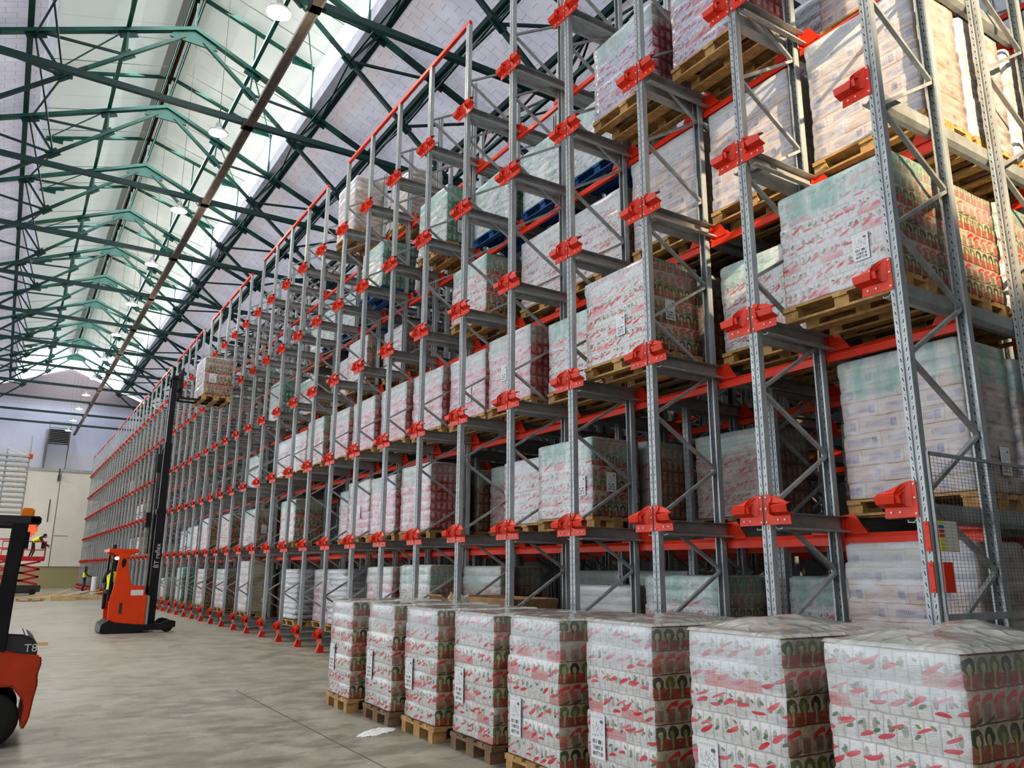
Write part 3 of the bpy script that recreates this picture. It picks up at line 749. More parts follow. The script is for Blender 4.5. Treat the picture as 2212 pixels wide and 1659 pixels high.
LO = [ # lane, level, X, kind, height, pallet, labels
 (0, 3, 6.55, 'card', 1.5, 'wood', None), (1, 3, 6.55, 'card', 1.42, 'wood', [('y', .1, .25)]), (2, 3, 6.55, 'card', 1.42, 'wood', [('y', .2, .25)]), (3, 3, 6.6, 'chili_hazy', 1.25, 'wood', None),
 (4, 3, 6.6, 'chili_hazy', 1.3, 'wood', None), (5, 3, 6.07, 'chili_teal', 1.12, 'wood', [('y', -.1, .45)]), (8, 3, 6.6, 'chili_hazy', 1.18, 'wood', None), (9, 3, 6.3, 'chili_hazy', 1.2, 'wood', None), (10, 3, 6.6, 'chili_hazy', 1.15, 'wood', None), (12, 3, 6.5, 'chili_teal', 1.15, 'wood', None), (13, 3, 6.05, 'green', 1.28, 'wood', None),
 (0, 2, 5.9, 'chili_teal', 1.25, 'wood', [('x', -.25, .35)]), (1, 2, 6.6, 'chili_teal', 1.17, 'wood', [('x', .0, .25)]), (2, 2, 5.72, 'chili', 1.22, 'wood', [('x', -.1, .4), ('y', -.1, .5)]), (3, 2, 6.15, 'chili_teal', 1.15, 'wood', [('x', 0, .4)]),
 (4, 2, 6.0, 'red', 1.22, 'wood', [('x', .1, .5), ('y', .1, .35)]), (5, 2, 6.08, 'red', 1.2, 'wood', [('x', -.1, .4)]), (6, 2, 6.05, 'red', 1.22, 'wood', None), (7, 2, 6.02, 'red', 1.22, 'wood', [('y', .2, .35)]), (8, 2, 5.98, 'red', 1.2, 'wood', None), (9, 2, 5.97, 'red', 1.2, 'wood', None), (10, 2, 5.9, 'chili_teal', 1.22, 'wood', None), (11, 2, 5.95, 'chili_hazy', 1.1, 'wood', None), (12, 2, 6.0, 'chili_hazy', 1.1, 'wood', None), (13, 2, 6.3, 'plainbox', 1.0, 'wood', None), (15, 2, 6.3, 'mint', 1.2, 'wood', None),
 (0, 1, 6.6, 'card_teal', 1.46, 'wood', [('y', .1, .3)]), (1, 1, 8.6, 'brown', 1.3, 'wood_dark', [('x', .3, .3)]), (3, 1, 5.97, 'chili_teal', 1.12, 'wood', [('x', -.4, .4), ('y', -.1, .45)]), (2, 1, 7.5, 'brown', 1.2, 'wood_dark', None), (4, 1, 6.3, 'chili_hazy', 1.08, 'wood', None), (5, 1, 6.9, 'brown', 1.2, 'wood', None), (6, 1, 5.88, 'red', 1.27, 'wood', [('y', .15, .4)]), (7, 1, 5.88, 'red', 1.2, 'wood', [('x', 0, .5)]), (8, 1, 5.96, 'red', 1.25, 'wood', [('x', -.1, .5)]), (9, 1, 6.3, 'chili_teal', 1.2, 'wood', None),
 (11, 1, 5.8, 'chili_teal', 1.15, 'wood', None), (12, 1, 6.4, 'plainbox', 1.05, 'wood', None), (14, 1, 5.95, 'chili_teal', 1.18, 'wood', [('y', -.1, .5)]), (16, 1, 5.9, 'chili', 1.2, 'wood', None), (18, 1, 5.85, 'chili_hazy', 1.2, 'wood', None), (19, 1, 5.8, 'chili_hazy', 1.0, 'wood', None), (21, 1, 6.2, 'mint', 1.1, 'wood', None), (22, 1, 6.2, 'mint', 1.0, 'wood', None),
 (0, 0, 6.45, 'card', 1.55, 'wood', None), (1, 0, 7.4, 'chili_teal', 1.25, 'wood', None), (2, 0, 6.55, 'chili_teal', 1.25, 'wood', None), (3, 0, 6.55, 'plainbox', 1.12, 'wood', [('x', -.1, .45)]), (5, 0, 6.4, 'brown', 1.36, 'wood', None), (4, 0, 7.6, 'brown', 1.3, 'wood', None), (6, 0, 5.92, 'chili_teal', 1.38, 'wood', None), (7, 0, 5.88, 'red', 1.35, 'wood', None), (9, 0, 6.1, 'sack', 1.3, 'wood', [('y', .1, .6)]), (10, 0, 6.3, 'red', 1.3, 'wood', None), (11, 0, 5.95, 'sack', 1.3, 'wood', None), (14, 0, 5.9, 'yellow', 1.52, 'wood', [('y', .1, .3)]),
 (16, 0, 5.9, 'chili_teal', 1.3, 'wood', None), (18, 0, 5.85, 'chili', 1.3, 'wood', None), (19, 0, 6.6, 'chili_teal', 1.3, 'wood', None), (21, 0, 5.95, 'green', 1.35, 'wood', None), (24, 0, 6.0, 'plainbox', .9, 'wood', None),
 (1, 4, 6.0, 'violet', 1.25, 'wood', None), (2, 4, 5.93, 'violet', 1.24, 'wood', [('y', .2, .35)]), (3, 4, 6.62, 'mint', 1.2, 'wood_blue', None), (4, 4, 6.62, 'mint', 1.22, 'wood_blue', None), (5, 4, 6.5, 'mint', 1.15, 'wood_blue', None), (6, 4, 6.05, 'green', 1.27, 'wood', [('y', -.1, .35)]), (8, 4, 6.0, 'green', 1.2, 'wood_blue', None), (10, 4, 6.6, 'mint', 1.15, 'wood_blue', None), (11, 4, 6.6, 'mint', 1.15, 'wood_blue', None), (12, 4, 6.7, 'mint', 1.15, 'wood', None),
 (9, 5, 5.85, 'card', 1.5, 'wood', None), (8, 5, 6.6, 'plainbox', 1.3, 'wood', None), (0, 4, 6.9, 'card', 1.5, 'wood', None), (1, 4, 7.6, 'violet', 1.3, 'wood', None),
 # second and third places deep
 (0, 3, 7.4, 'card_hazy', 1.5, 'wood', None), (0, 3, 8.3, 'card_hazy', 1.5, 'wood', None), (1, 3, 7.4, 'card', 1.45, 'wood_dark', None), (2, 3, 7.45, 'card', 1.4, 'wood_dark', None), (0, 2, 6.78, 'chili', 1.2, 'wood', None), (0, 2, 7.65, 'chili_teal', 1.25, 'wood', None), (1, 2, 7.5, 'brown', 1.2, 'wood', None), (2, 2, 6.65, 'brown', 1.2, 'wood_dark', None), (3, 2, 7.05, 'brown', 1.15, 'wood', None),
 (0, 1, 7.5, 'card_teal', 1.4, 'wood', None), (0, 1, 8.4, 'card_teal', 1.4, 'wood', None), (3, 1, 6.9, 'brown', 1.15, 'wood', None), (6, 1, 6.8, 'brown', 1.2, 'wood', None), (0, 0, 7.35, 'card', 1.5, 'wood', None), (0, 0, 8.25, 'card', 1.5, 'wood', None), (2, 0, 7.45, 'brown', 1.25, 'wood', None), (1, 0, 8.3, 'brown', 1.3, 'wood', None), (3, 0, 7.5, 'brown', 1.3, 'wood', None), (6, 0, 6.8, 'brown', 1.35, 'wood', None), (7, 0, 6.8, 'brown', 1.3, 'wood', None),
 (4, 2, 6.9, 'brown', 1.2, 'wood', None), (5, 3, 7.0, 'brown', 1.2, 'wood', None), (4, 3, 7.5, 'brown', 1.2, 'wood_dark', None), (3, 3, 7.5, 'brown', 1.2, 'wood_dark', None), (14, 1, 6.85, 'brown', 1.2, 'wood', None), (14, 0, 6.8, 'brown', 1.3, 'wood', None), (16, 0, 6.8, 'brown', 1.3, 'wood', None), (16, 1, 6.8, 'brown', 1.1, 'wood', None), (11, 0, 6.9, 'sack', 1.2, 'wood', None),
]
for a in LO: loaded(*a)
# far loads seen through the uprights
for lane, lv, kind in ((30, 2, 'card'), (31, 2, 'yellow'), (32, 1, 'card'), (30, 1, 'yellow'), (34, 3, 'plainbox'), (26, 0, 'plainbox')):
    loaded(lane, lv, 6.0, kind, 1.1 if lv else .8)
# staged row of eight pallets in front
ROW = [(3.60, 9.92, 1.235), (3.66, 8.88, 1.23), (3.70, 7.93, 1.22), (3.74, 6.93, 1.215), (3.70, 5.90, 1.23), (3.78, 4.93, 1.245), (3.78, 3.86, 1.245), (3.80, 2.86, 1.245)]
def film_cap(bulge, seed):
    nx, ny = 60, 40; V = []; Fc = []
    for i in range(nx+1):
        for j in range(ny+1):
            x = -.6+1.2*i/nx; y = -.4+.8*j/ny; e = min(1, min(.6-abs(x), .4-abs(y))/.16); e = e*e*(3-2*e)
            n1 = noise.noise(Vector((x*1.9+seed, y*2.2, 0))); w = noise.noise(Vector((x*3+seed, y*3, 9)))*.5
            n2 = 1-abs(noise.noise(Vector((x*3.5+w+seed, y*5+w, 4))))*2.2; n3 = 1-abs(noise.noise(Vector((x*9-y*6+w*3+seed, y*7, 1))))*2
            edge = 1 if (i in (0, nx) or j in (0, ny)) else 0
            gx, gy = (.22 if bulge > .06 else .0), .02; g = math.exp(-((x-gx)/.30)**2-((y-gy)/.24)**2)+.45*math.exp(-((x+.36)/.16)**2-((y-.1)/.2)**2)
            z = e*(bulge*(g*1.15+.15+n1*.35) + max(0, n2)*(.003+bulge*.13) + max(0, n3)*.003) + .010 - edge*.016
            V.append((x*.992, y*.99, z))
    for i in range(nx):
        for j in range(ny): a = i*(ny+1)+j; Fc.append((a, a+ny+1, a+ny+2, a+1))
    me = bpy.data.meshes.new('top_film'); me.from_pydata(V, [], Fc)
    for p in me.polygons: p.use_smooth = True
    me.materials.append(MAT['filmtop']); return me
rn = ['farthest in the staged row', 'second farthest in the staged row', 'third farthest in the staged row', 'fourth farthest in the staged row', 'fourth nearest in the staged row', 'third nearest in the staged row', 'second nearest in the staged row, bulging top film', 'nearest in the staged row, large bulging top film']
for i, (x, y, h) in enumerate(ROW):
    t = thing('loaded_pallet', (x+.6, y-.4, 0), 'film wrapped pallet of red printed cartons, %s' % rn[i], 'pallet load', 'row of wrapped pallets standing on the floor', rz=-.035)
    p = ob('pallet', PAL['wood_dark' if i in (1, 3) else 'wood'], t); p.rotation_euler[2] = PI/2
    ob('wrapped_goods', goods_mesh('chili', h, i % 3, 1.2, .8), t)
    ob('top_film', film_cap([.008, .008, .01, .01, .015, .03, .06, .075][i], i*3.3), t, (0, 0, h+.0))
    s = ob('barcode_sheet', LAB, t, (-.607, .22, .30 if i > 3 else .42)); s.scale = (.15, .17, .30)

# open tray of cardboard scraps and film in the racking
t = thing('scrap_pallet', (6.1, YY(4)+.7, LV[0]+.003), 'pallet with open cardboard tray and torn clear film, behind the staged row', 'pallet load')
ob('pallet', PAL['wood'], t)
m = MB().box((0, 0, .45), (.78, 1.16, .6)); ob('box_stack', m.mesh('box_stack', MAT['card']), t)
m = MB().box((-.38, 0, .86), (.02, 1.1, .16), Matrix.Rotation(-.3, 3, 'Y')).box((.38, 0, .86), (.02, 1.1, .16)).box((0, -.56, .86), (.74, .02, .16), Matrix.Rotation(.3, 3, 'X')).box((0, .56, .88), (.74, .02, .16), Matrix.Rotation(-.4, 3, 'X')); ob('tray_flap', m.mesh('tray_flap', MAT['card']), t)
t = thing('scrap_pallet', (6.15, YY(5)+.75, LV[0]+.003), 'pallet heaped with crumpled clear film and torn cardboard', 'pallet load')
ob('pallet', PAL['wood'], t); ob('box_stack', MB().box((0, 0, .43), (.76, 1.14, .55)).mesh('box_stack', MAT['card']), t)
V = []; Fc = []; nx, ny = 26, 26
for i in range(nx+1):
    for j in range(ny+1):
        x = -.42+.84*i/nx; y = -.6+1.2*j/ny; r = max(0, 1-(x/.45)**2)*max(0, 1-(y/.62)**2)
        V.append((x, y, .71+r*(.16+.22*abs(noise.noise(Vector((x*5, y*5, 1))))+.08*noise.noise(Vector((x*14, y*14, 5))))))
for i in range(nx):
    for j in range(ny): a = i*(ny+1)+j; Fc.append((a, a+ny+1, a+ny+2, a+1))
me = bpy.data.meshes.new('film_heap'); me.from_pydata(V, [], Fc); me.materials.append(MAT['film_debris']); ob('film_heap', me, t)
ob('torn_flap', MB().box((-.3, .2, .86), (.3, .5, .015), Matrix.Rotation(.5, 3, 'Y')).box((-.35, -.35, .82), (.02, .4, .2), Matrix.Rotation(.4, 3, 'X')).mesh('torn_flap', MAT['card']), t)

# ------------------------------------------------------------------ end guard with mesh and signs
t = thing('mesh_guard', (XF, Y0-.07, 1.30), 'wire mesh guard panel across the near end of the racking', 'guard panel')
m = MB().bar((.03, 0, 0), (2.6, 0, 0), .03, .05).bar((.03, 0, 1.16), (2.6, 0, 1.16), .02, .025).bar((.04, 0, 0), (.04, 0, 1.16), .02)
ob('guard_frame', m.mesh('guard_frame', MAT['galv']), t)
m = MB()
for k in range(46): m.box((1.3, 0, .02+k*.025), (2.5, .0018, .0018))
for k in range(50): m.box((.06+k*.05, 0, .58), (.002, .002, 1.14))
ob('wire_mesh', m.mesh('wire_mesh', MAT['wire']), t)
def sign_mat():
    m, nt, b = nodes('load_sign_print'); tt = texco(); x, y, z = sep(tt)
    r, (a, bb, c_) = wnoise(1.0, 2.0, (z*7.0).floor())
    colr = mixc((z*7).floor().gt(5.5), mixc((z*7).floor().gt(4.5), mixc((z*7).floor().gt(2.5), (.62, .58, .03), (.55, .06, .03)), (.03, .15, .30)), (.62, .58, .03))
    sq = x.lt(.27)*((z*7).fract().gt(.22))
    c = mixc(sq, (.62, .62, .55), colr)
    c = mixc(((z*9).fract().lt(.08)).max(((x*3).fract().lt(.04)))*.8, c, (.12, .12, .10))
    c = mixc(z.lt(.02).max(x.gt(.98)), c, (.5, .05, .04)); setc(b, c); return m
s = tag(ob('load_sign', MB().box((.5, 0, .5), (1, .02, 1)).mesh('load_sign', sign_mat()), None, (5.625, Y0-.085, 1.755)), 'small white load sign with yellow, blue and red squares wired to mesh', 'sign'); s.scale = (.24, .3, .215)
s = tag(ob('red_plate', MB().box((.06, 0, .105), (.12, .006, .21)).mesh('red_plate', MAT['red']), None, (5.63, Y0-.085, 1.47)), 'plain red rectangular plate on the mesh below the load sign', 'sign')
for z0, w in ((1.755, 'upper'), (1.47, 'lower')):
    tag(ob('post_protector', MB().box((-.012, -.03, .105), (.012, .04, .21)).box((-.02, -.03, .02), (.01, .014, .014)).box((-.02, -.03, .19), (.01, .014, .014)).mesh('post_protector', MAT['red']), None, (XF, Y0, z0)), '%s narrow red strip riveted to the end upright beside the mesh' % w, 'plate')

# ------------------------------------------------------------------ people
def person(name, loc, rz, J, label, vest=True, trousers='cloth_dark', hi=1.0):
    """J: joint positions; one skinned body"""
    t = thing(name, loc, label, 'person', None, rz)
    order = ['pelvis', 'waist', 'chest', 'neck', 'head0', 'head1', 'shl', 'ell', 'hal', 'fil', 'shr', 'elr', 'har', 'fir', 'hil', 'knl', 'anl', 'tol', 'hir', 'knr', 'anr', 'tor']
    E = [('pelvis', 'waist'), ('waist', 'chest'), ('chest', 'neck'), ('neck', 'head0'), ('head0', 'head1'), ('chest', 'shl'), ('shl', 'ell'), ('ell', 'hal'), ('hal', 'fil'), ('chest', 'shr'), ('shr', 'elr'), ('elr', 'har'), ('har', 'fir'),
         ('pelvis', 'hil'), ('hil', 'knl'), ('knl', 'anl'), ('anl', 'tol'), ('pelvis', 'hir'), ('hir', 'knr'), ('knr', 'anr'), ('anr', 'tor')]
    Rr = dict(pelvis=.13, waist=.12, chest=.14, neck=.055, head0=.085, head1=.08, sh=.065, el=.045, ha=.032, fi=.03, hi=.09, kn=.06, an=.042, to=.04)
    me = bpy.data.meshes.new('body'); me.from_pydata([J[k] for k in order], [(order.index(a), order.index(b)) for a, b in E], [])
    o = ob('body', me, t); me.materials.append(MAT[trousers])
    md = o.modifiers.new('Skin', 'SKIN')
    if not me.skin_vertices:
        bpy.context.view_layer.objects.active = o
    sv = me.skin_vertices[0].data if me.skin_vertices else None
    if sv:
        for i, k in enumerate(order):
            r = Rr.get(k, Rr.get(k[:2], .06)); sv[i].radius = (r, r)
        sv[0].use_root = True
    o.modifiers.new('Subsurf', 'SUBSURF').levels = 1; o.modifiers['Subsurf'].render_levels = 2
    h0, h1 = Vector(J['head0']), Vector(J['head1']); d = (h1-h0).normalized(); c = (h0+h1)/2
    f = (h0*0+Vector(J.get('face', (0, -1, 0)))).normalized()
    m = MB().lathe([(.001, -.11), (.05, -.1), (.075, -.06), (.085, 0), (.085, .05), (.06, .1), (.001, .12)], seg=14); ho = ob('face', m.mesh('face', MAT['skin'], smooth=True), t, tuple(c+f*.022))
    m = MB().box(f*.1, (.025, .03, .03)).box(f*.085+Vector((.03, 0, .03)), (.02, .02, .01)).box(f*.085+Vector((-.03, 0, .03)), (.02, .02, .01)); ob('nose', m.mesh('nose', MAT['skin']), ho)
    m = MB().lathe([(.104, -.02), (.108, .03), (.09, .085), (.05, .125), (.001, .135)], seg=14); hr = ob('hair', m.mesh('hair', MAT['hair'], smooth=True), t, tuple(c-f*.02))
    for sd in ('l', 'r'):
        h = Vector(J['fi'+sd]); m = MB().box((0, 0, 0), (.05, .07, .08))
        for q in range(4): m.bar((-.02, -.03+q*.02, 0), (-.045, -.03+q*.02, -.085+.008*abs(q-1.5)), .014)
        m.bar((0, .035, .02), (-.02, .07, -.03), .016); ob('hand', m.mesh('hand', MAT['skin'], bevel=.003), t, tuple(h))
    if vest:
        p, w_, ch = Vector(J['pelvis']), Vector(J['waist']), Vector(J['chest']); m = MB()
        pts = [p.lerp(w_, .2), w_, ch, ch+(Vector(J['neck'])-ch)*.55]; rs = [(.17, .13), (.165, .13), (.20, .15), (.12, .10)]
        sx = (Vector(J['shr'])-Vector(J['shl'])).normalized(); i0 = 0; sg = 14
        for q, (a, b) in zip(pts, rs):
            ax = (pts[-1]-pts[0]).normalized(); sy = ax.cross(sx).normalized()
            for k in range(sg): tt = 2*PI*k/sg; m.v.append(q+sx*a*math.cos(tt)+sy*b*math.sin(tt))
        for j in range(3):
            for k in range(sg): m.f.append((j*sg+k, j*sg+(k+1) % sg, (j+1)*sg+(k+1) % sg, (j+1)*sg+k))
        v = ob('vest', m.mesh('vest', MAT['vest'], smooth=True), t)
    return t
def stand_pose(lean=0, crouch=0):
    J = dict(pelvis=(0, 0, .95), waist=(0, -.02*lean, 1.1), chest=(0, -.25*lean, 1.35-.08*lean), neck=(0, -.36*lean, 1.48-.12*lean), head0=(0, -.42*lean-.01, 1.56-.16*lean), head1=(0, -.50*lean-.01, 1.68-.2*lean),
             shl=(-.18, -.27*lean, 1.41-.1*lean), shr=(.18, -.27*lean, 1.41-.1*lean), ell=(-.24, -.2-.3*lean, 1.15-.15*lean), elr=(.24, -.05-.35*lean, 1.13-.1*lean), hal=(-.2, -.42-.3*lean, 1.08-.2*lean), har=(.2, -.3-.4*lean, 1.02-.2*lean),
             fil=(-.19, -.5-.3*lean, 1.05-.2*lean), fir=(.18, -.38-.4*lean, .98-.2*lean), hil=(-.1, 0, .9), hir=(.1, 0, .9), knl=(-.12, -.1, .5), knr=(.12, .02, .5), anl=(-.13, .02, .09), anr=(.13, .15, .09), tol=(-.14, -.16, .05), tor=(.14, -.02, .05), face=(0, -1, -.1-lean*.6))
    return J
person('person', (5.2, 64.5, 0), 1.2, stand_pose(.1), 'worker in yellow vest and dark trousers walking beside the far racking', hi=1)

# ------------------------------------------------------------------ scissor lifts
def scissor(loc, label, hp, L=2.3, W=1.1):
    t = thing('scissor_lift', loc, label, 'scissor lift')
    ob('chassis', MB().box((0, 0, .38), (L, W, .4)).box((0, 0, .15), (L*.7, W*.9, .12)).mesh('chassis', MAT['hood_grey'], bevel=.03), t)
    for sx in (-.75, .75):
        for sy in (-.5, .5):
            w = ob('wheel', MB().lathe([(.001, -.07), (.14, -.07), (.19, -.05), (.19, .05), (.14, .07), (.001, .07)], seg=16, axis='y').mesh('wheel', MAT['rubber'], smooth=False), t, (sx, sy, .19))
    n = 3; z0, z1 = .62, hp-.1
    for k in range(n):
        a = z0+(z1-z0)*k/n; b = z0+(z1-z0)*(k+1)/n
        for s in (-1, 1):
            m = MB()
            for yy in (-.4, .4): m.bar((-s*L*.42, yy, a), (s*L*.42, yy, b), .06, .11)
            ob('scissor_arm', m.mesh('scissor_arm', MAT['lift_red']), t)
    ob('platform', MB().box((0, 0, hp), (L, W, .14)).box((0, -W/2, hp+.1), (L, .03, .2)).box((0, W/2, hp+.1), (L, .03, .2)).mesh('platform', MAT['lift_red']), t)
    m = MB()
    for sx in (-L/2, 0, L/2):
        for sy in (-W/2, W/2): m.bar((sx, sy, hp), (sx, sy, hp+1.1), .04)
    for z in (hp+.6, hp+1.1):
        for sy in (-W/2, W/2): m.bar((-L/2, sy, z), (L/2, sy, z), .04)
        for sx in (-L/2, L/2): m.bar((sx, -W/2, z), (sx, W/2, z), .04)
    ob('guard_rail', m.mesh('guard_rail', MAT['lift_red']), t)
    ob('control_box', MB().box((L/2-.15, 0, hp+.85), (.2, .3, .35)).mesh('control_box', MAT['black']), t)
    return t
scissor((1.15, 58, 0), 'red scissor lift carrying a worker, parked before the far wall', 2.1)
scissor((-.55, 54, 0), 'red scissor lift with raised empty platform behind the near forklift', 2.1)
person('person', (1.60, 57.9, 2.17), 1.57, stand_pose(1.25), 'worker in yellow vest bending over on the scissor lift platform', trousers='cloth_maroon')
# half built rack end beyond the forklift
t = thing('rack_bay', (-.4, 60, 0), 'galvanised rack bay with bright stacked rails at the far side of the aisle', 'rack')
for x, h in ((1.15, 10.1), (-.1, 9.1), (-1.6, 9.1)): ob('post', MB().box((x, 0, h/2), (.1, .1, h)).mesh('post', MAT['galv']), t)
for k in range(12):
    z = 8.7-.33*k; ob('rail', MB().box((-.9, 0, z), (4.1, .5, .12)).mesh('rail', MAT['grey_panel']), t)
m = MB()
for k in range(5): m.bar((-.1, -.1, 9.2-.25*k), (1.1, -.1, 8.7-.25*k), .05); m.bar((-.1, -.12, 7.1-.28*k), (.5, -.12, 7.6-.28*k), .05); m.bar((.5, -.12, 7.6-.28*k), (1.1, -.12, 7.1-.28*k), .05)
ob('brace', m.mesh('brace', MAT['white']), t)
ob('bracket', MB().box((1.2, -.08, 8.7), (.25, .1, .3)).mesh('bracket', MAT['red']), t)

# ------------------------------------------------------------------ debris on the floor far away
rd = random.Random(5)
for k in range(16):
    x = 2.9+rd.uniform(-.9, 1.6); y = 50.5+rd.uniform(-1.5, 2); L = rd.uniform(.8, 2.2)
    o = ob('plank', MB().bar((-L/2, 0, .04), (L/2, 0, .04+rd.uniform(0, .35)), .14, .05).mesh('plank', MAT['lumber'] if k % 4 else MAT['white']), None, (x, y, 0.0+.03*(k % 4))); o.rotation_euler[2] = rd.uniform(-.6, .6)
    tag(o, 'loose plank in the lumber heap on the floor before the far racking', 'plank', 'loose planks in the lumber heap')
def crate(loc, L, W, H, label, nm='lumber_bundle'):
    t = thing(nm, loc, label, 'lumber'); 
    for k in range(3): ob('board', MB().box((0, -W/2+W*(k+.5)/3, H/2), (L, W/3-.02, H)).mesh('board', MAT['lumber']), t)
    ob('batten', MB().box((-L*.3, 0, H+.02), (.1, W, .04)).box((L*.3, 0, H+.02), (.1, W, .04)).mesh('batten', MAT['lumber']), t)
crate((2.93, 47.4, 0), 1.1, .8, .26, 'low bundle of yellow boards lying on floor in front of lumber heap')
crate((4.2, 48.5, 0), 1.3, .6, .16, 'flat bundle of yellow boards between lumber heap and racking')
t = thing('wooden_pallet', (1.5, 46.9, 0), 'single empty wooden pallet lying on the floor toward the far wall', 'pallet', None, PI/2); ob('deck', PAL['wood'], t)
tag(ob('plank', MB().box((0, 0, .03), (.34, .12, .06)).mesh('plank', MAT['lumber']), None, (.93, 20.3, 0)), 'short yellow wood block lying alone on the floor beside the near forklift', 'plank')
t = thing('plastic_roll', (4.86, 53.5, 0), 'upright white plastic roll beside the walking worker', 'roll'); ob('roll', MB().lathe([(.001, 0), (.16, 0), (.16, 1.1), (.13, 1.12), (.05, 1.1), (.001, 1.1)], seg=14).mesh('roll', MAT['white'], smooth=False), t)
# powder spill
V = []; Fc = []; nx = 18
for i in range(nx+1):
    for j in range(nx+1):
        u, v = 2*i/nx-1, 2*j/nx-1; r = math.hypot(u, v); V.append((u*.28, v*.12, max(0, (1-r))*(.03+.04*abs(noise.noise(Vector((u*4, v*4, 1)))))+.001))
for i in range(nx):
    for j in range(nx):
        u, v = 2*(i+.5)/nx-1, 2*(j+.5)/nx-1
        if math.hypot(u, v)+.25*noise.noise(Vector((u*3, v*3, 7))) < .95: a = i*(nx+1)+j; Fc.append((a, a+nx+1, a+nx+2, a+1))
me = bpy.data.meshes.new('powder_spill'); me.from_pydata(V, [], Fc); me.materials.append(MAT['spill']); o = ob('powder_spill', me, None, (3.45, 7.95, .0)); o.rotation_euler[2] = .5
tag(o, 'small heap of white powder on floor by the second farthest staged pallet', 'spill')

# ------------------------------------------------------------------ reach truck
t = thing('reach_truck', (2.32, 22.85, 0), 'orange reach truck with tall black mast lifting a wrapped pallet', 'reach truck')
W = 1.2
body = [(.16, .30), (1.02, .16), (1.02, .90), (.94, 1.02), (.93, 1.16), (.62, 1.20), (.53, 1.5), (.47, 1.92), (.72, 2.02), (.70, 2.09), (.02, 2.09), (.04, 2.03), (.26, 1.9), (.24, 1.55), (.22, 1.2), (.14, .75)]
bd = MB().prism([(x, z) for x, z in body], 0, .10, 'y').prism([(x, z) for x, z in body], W-.10, W, 'y')
bd.prism([(.40, .3), (1.02, .16), (1.02, .90), (.94, 1.02), (.93, 1.16), (.64, 1.18), (.4, 1.1)], .1, W-.1, 'y').box((.36, W/2, 2.055), (.70, W+.02, .09))
ob('body_shell', bd.mesh('body_shell', MAT['orange'], bevel=.012), t)
ob('chassis', MB().prism([(0, .03), (.1, 0), (.95, .02), (1.02, .05), (1.02, .2), (.3, .27), (.2, .34), (.02, .22)], -.02, W+.02, 'y').mesh('chassis', MAT['black'], bevel=.01), t)
for y in (.02, W-.16):
    ob('support_leg', MB().prism([(1.0, .06), (1.5, .06), (1.62, .1), (1.78, .12), (1.78, .27), (1.6, .31), (1.45, .22), (1.0, .2)], y, y+.14, 'y').mesh('support_leg', MAT['black'], bevel=.01), t)
    ob('load_wheel', MB().lathe([(.001, -.05), (.13, -.05), (.15, -.03), (.15, .03), (.13, .05), (.001, .05)], seg=16, axis='y').mesh('load_wheel', MAT['rubber']), t, (1.58, y+.07, .15))
ob('drive_wheel', MB().lathe([(.001, -.06), (.14, -.06), (.17, -.03), (.17, .03), (.14, .06), (.001, .06)], seg=16, axis='y').mesh('drive_wheel', MAT['rubber']), t, (.35, .5, .17))
ob('battery_cover', MB().box((1.06, W/2, .55), (.08, W-.1, .74)).mesh('battery_cover', MAT['grey_panel'], bevel=.01), t)
ob('data_plate', MB().box((.77, -.006, 1.0), (.30, .012, .14)).mesh('data_plate', MAT['white'], bevel=.004), t)
ob('side_vent', MB().box((.42, -.006, .62), (.07, .012, .26)).mesh('side_vent', MAT['hood_grey']), t)
ob('pillar_window', MB().prism([(.36, 1.62), (.42, 1.66), (.44, 1.78), (.40, 1.86), (.34, 1.84), (.33, 1.7)], -.008, .1, 'y').mesh('pillar_window', MAT['black']), t)
ob('work_light', MB().box((.21, .05, 1.86), (.10, .12, .08)).mesh('work_light', MAT['bright'], bevel=.02), t)
ob('rear_pillar', MB().bar((.12, .1, .8), (.15, .1, 1.95), .05).bar((.12, W-.1, .8), (.15, W-.1, 1.95), .05).mesh('rear_pillar', MAT['black']), t)
ob('warning_beacon', MB().lathe([(.001, 0), (.06, 0), (.05, .12), (.001, .13)], seg=12).mesh('warning_beacon', MAT['black']), t, (.15, .3, 2.09))
ob('seat', MB().box((.42, .6, 1.0), (.4, .45, .1)).box((.2, .6, 1.25), (.08, .42, .5)).mesh('seat', MAT['black'], bevel=.03), t)
MX = 1.06; mh = 6.9
m = MB()
for y in (.30, .84):
    m.prism([(MX+.02, y-.05), (MX+.24, y-.05), (MX+.24, y+.05), (MX+.02, y+.05)], .2, 3.2, 'z')
ob('outer_mast', m.mesh('outer_mast', MAT['black']), t)
m = MB()
for y in (.36, .78): m.prism([(MX+.04, y-.035), (MX+.22, y-.035), (MX+.22, y+.035), (MX+.04, y+.035)], .3, 5.0, 'z')
m.box((MX+.1, .57, 4.9), (.1, .5, .12)).box((MX+.06, .57, 3.1), (.12, .6, .14)); ob('middle_mast', m.mesh('middle_mast', MAT['black']), t)
m = MB()
for y in (.41, .73): m.prism([(MX+.06, y-.03), (MX+.2, y-.03), (MX+.2, y+.03), (MX+.06, y+.03)], 2.4, mh, 'z')
m.box((MX+.13, .57, mh-.03), (.18, .5, .08)).box((MX+.12, .57, 5.6), (.08, .4, .1)); ob('inner_mast', m.mesh('inner_mast', MAT['black']), t)
ob('lift_cylinder', MB().tube((MX+.1, .50, .3), (MX+.1, .50, 6.6), .03).tube((MX+.1, .64, .3), (MX+.1, .64, 6.6), .03).mesh('lift_cylinder', MAT['galv']), t)
m = MB()
for y in (.3, .84): m.tube((MX-.04, y, 2.0), (MX-.06, y, 4.9), .02)
m.box((MX-.06, .3, 4.4), (.12, .12, .5)).box((MX-.1, .84, 2.9), (.14, .14, .4)); ob('hydraulic_hose', m.mesh('hydraulic_hose', MAT['rubber']), t)
cz = 6.28
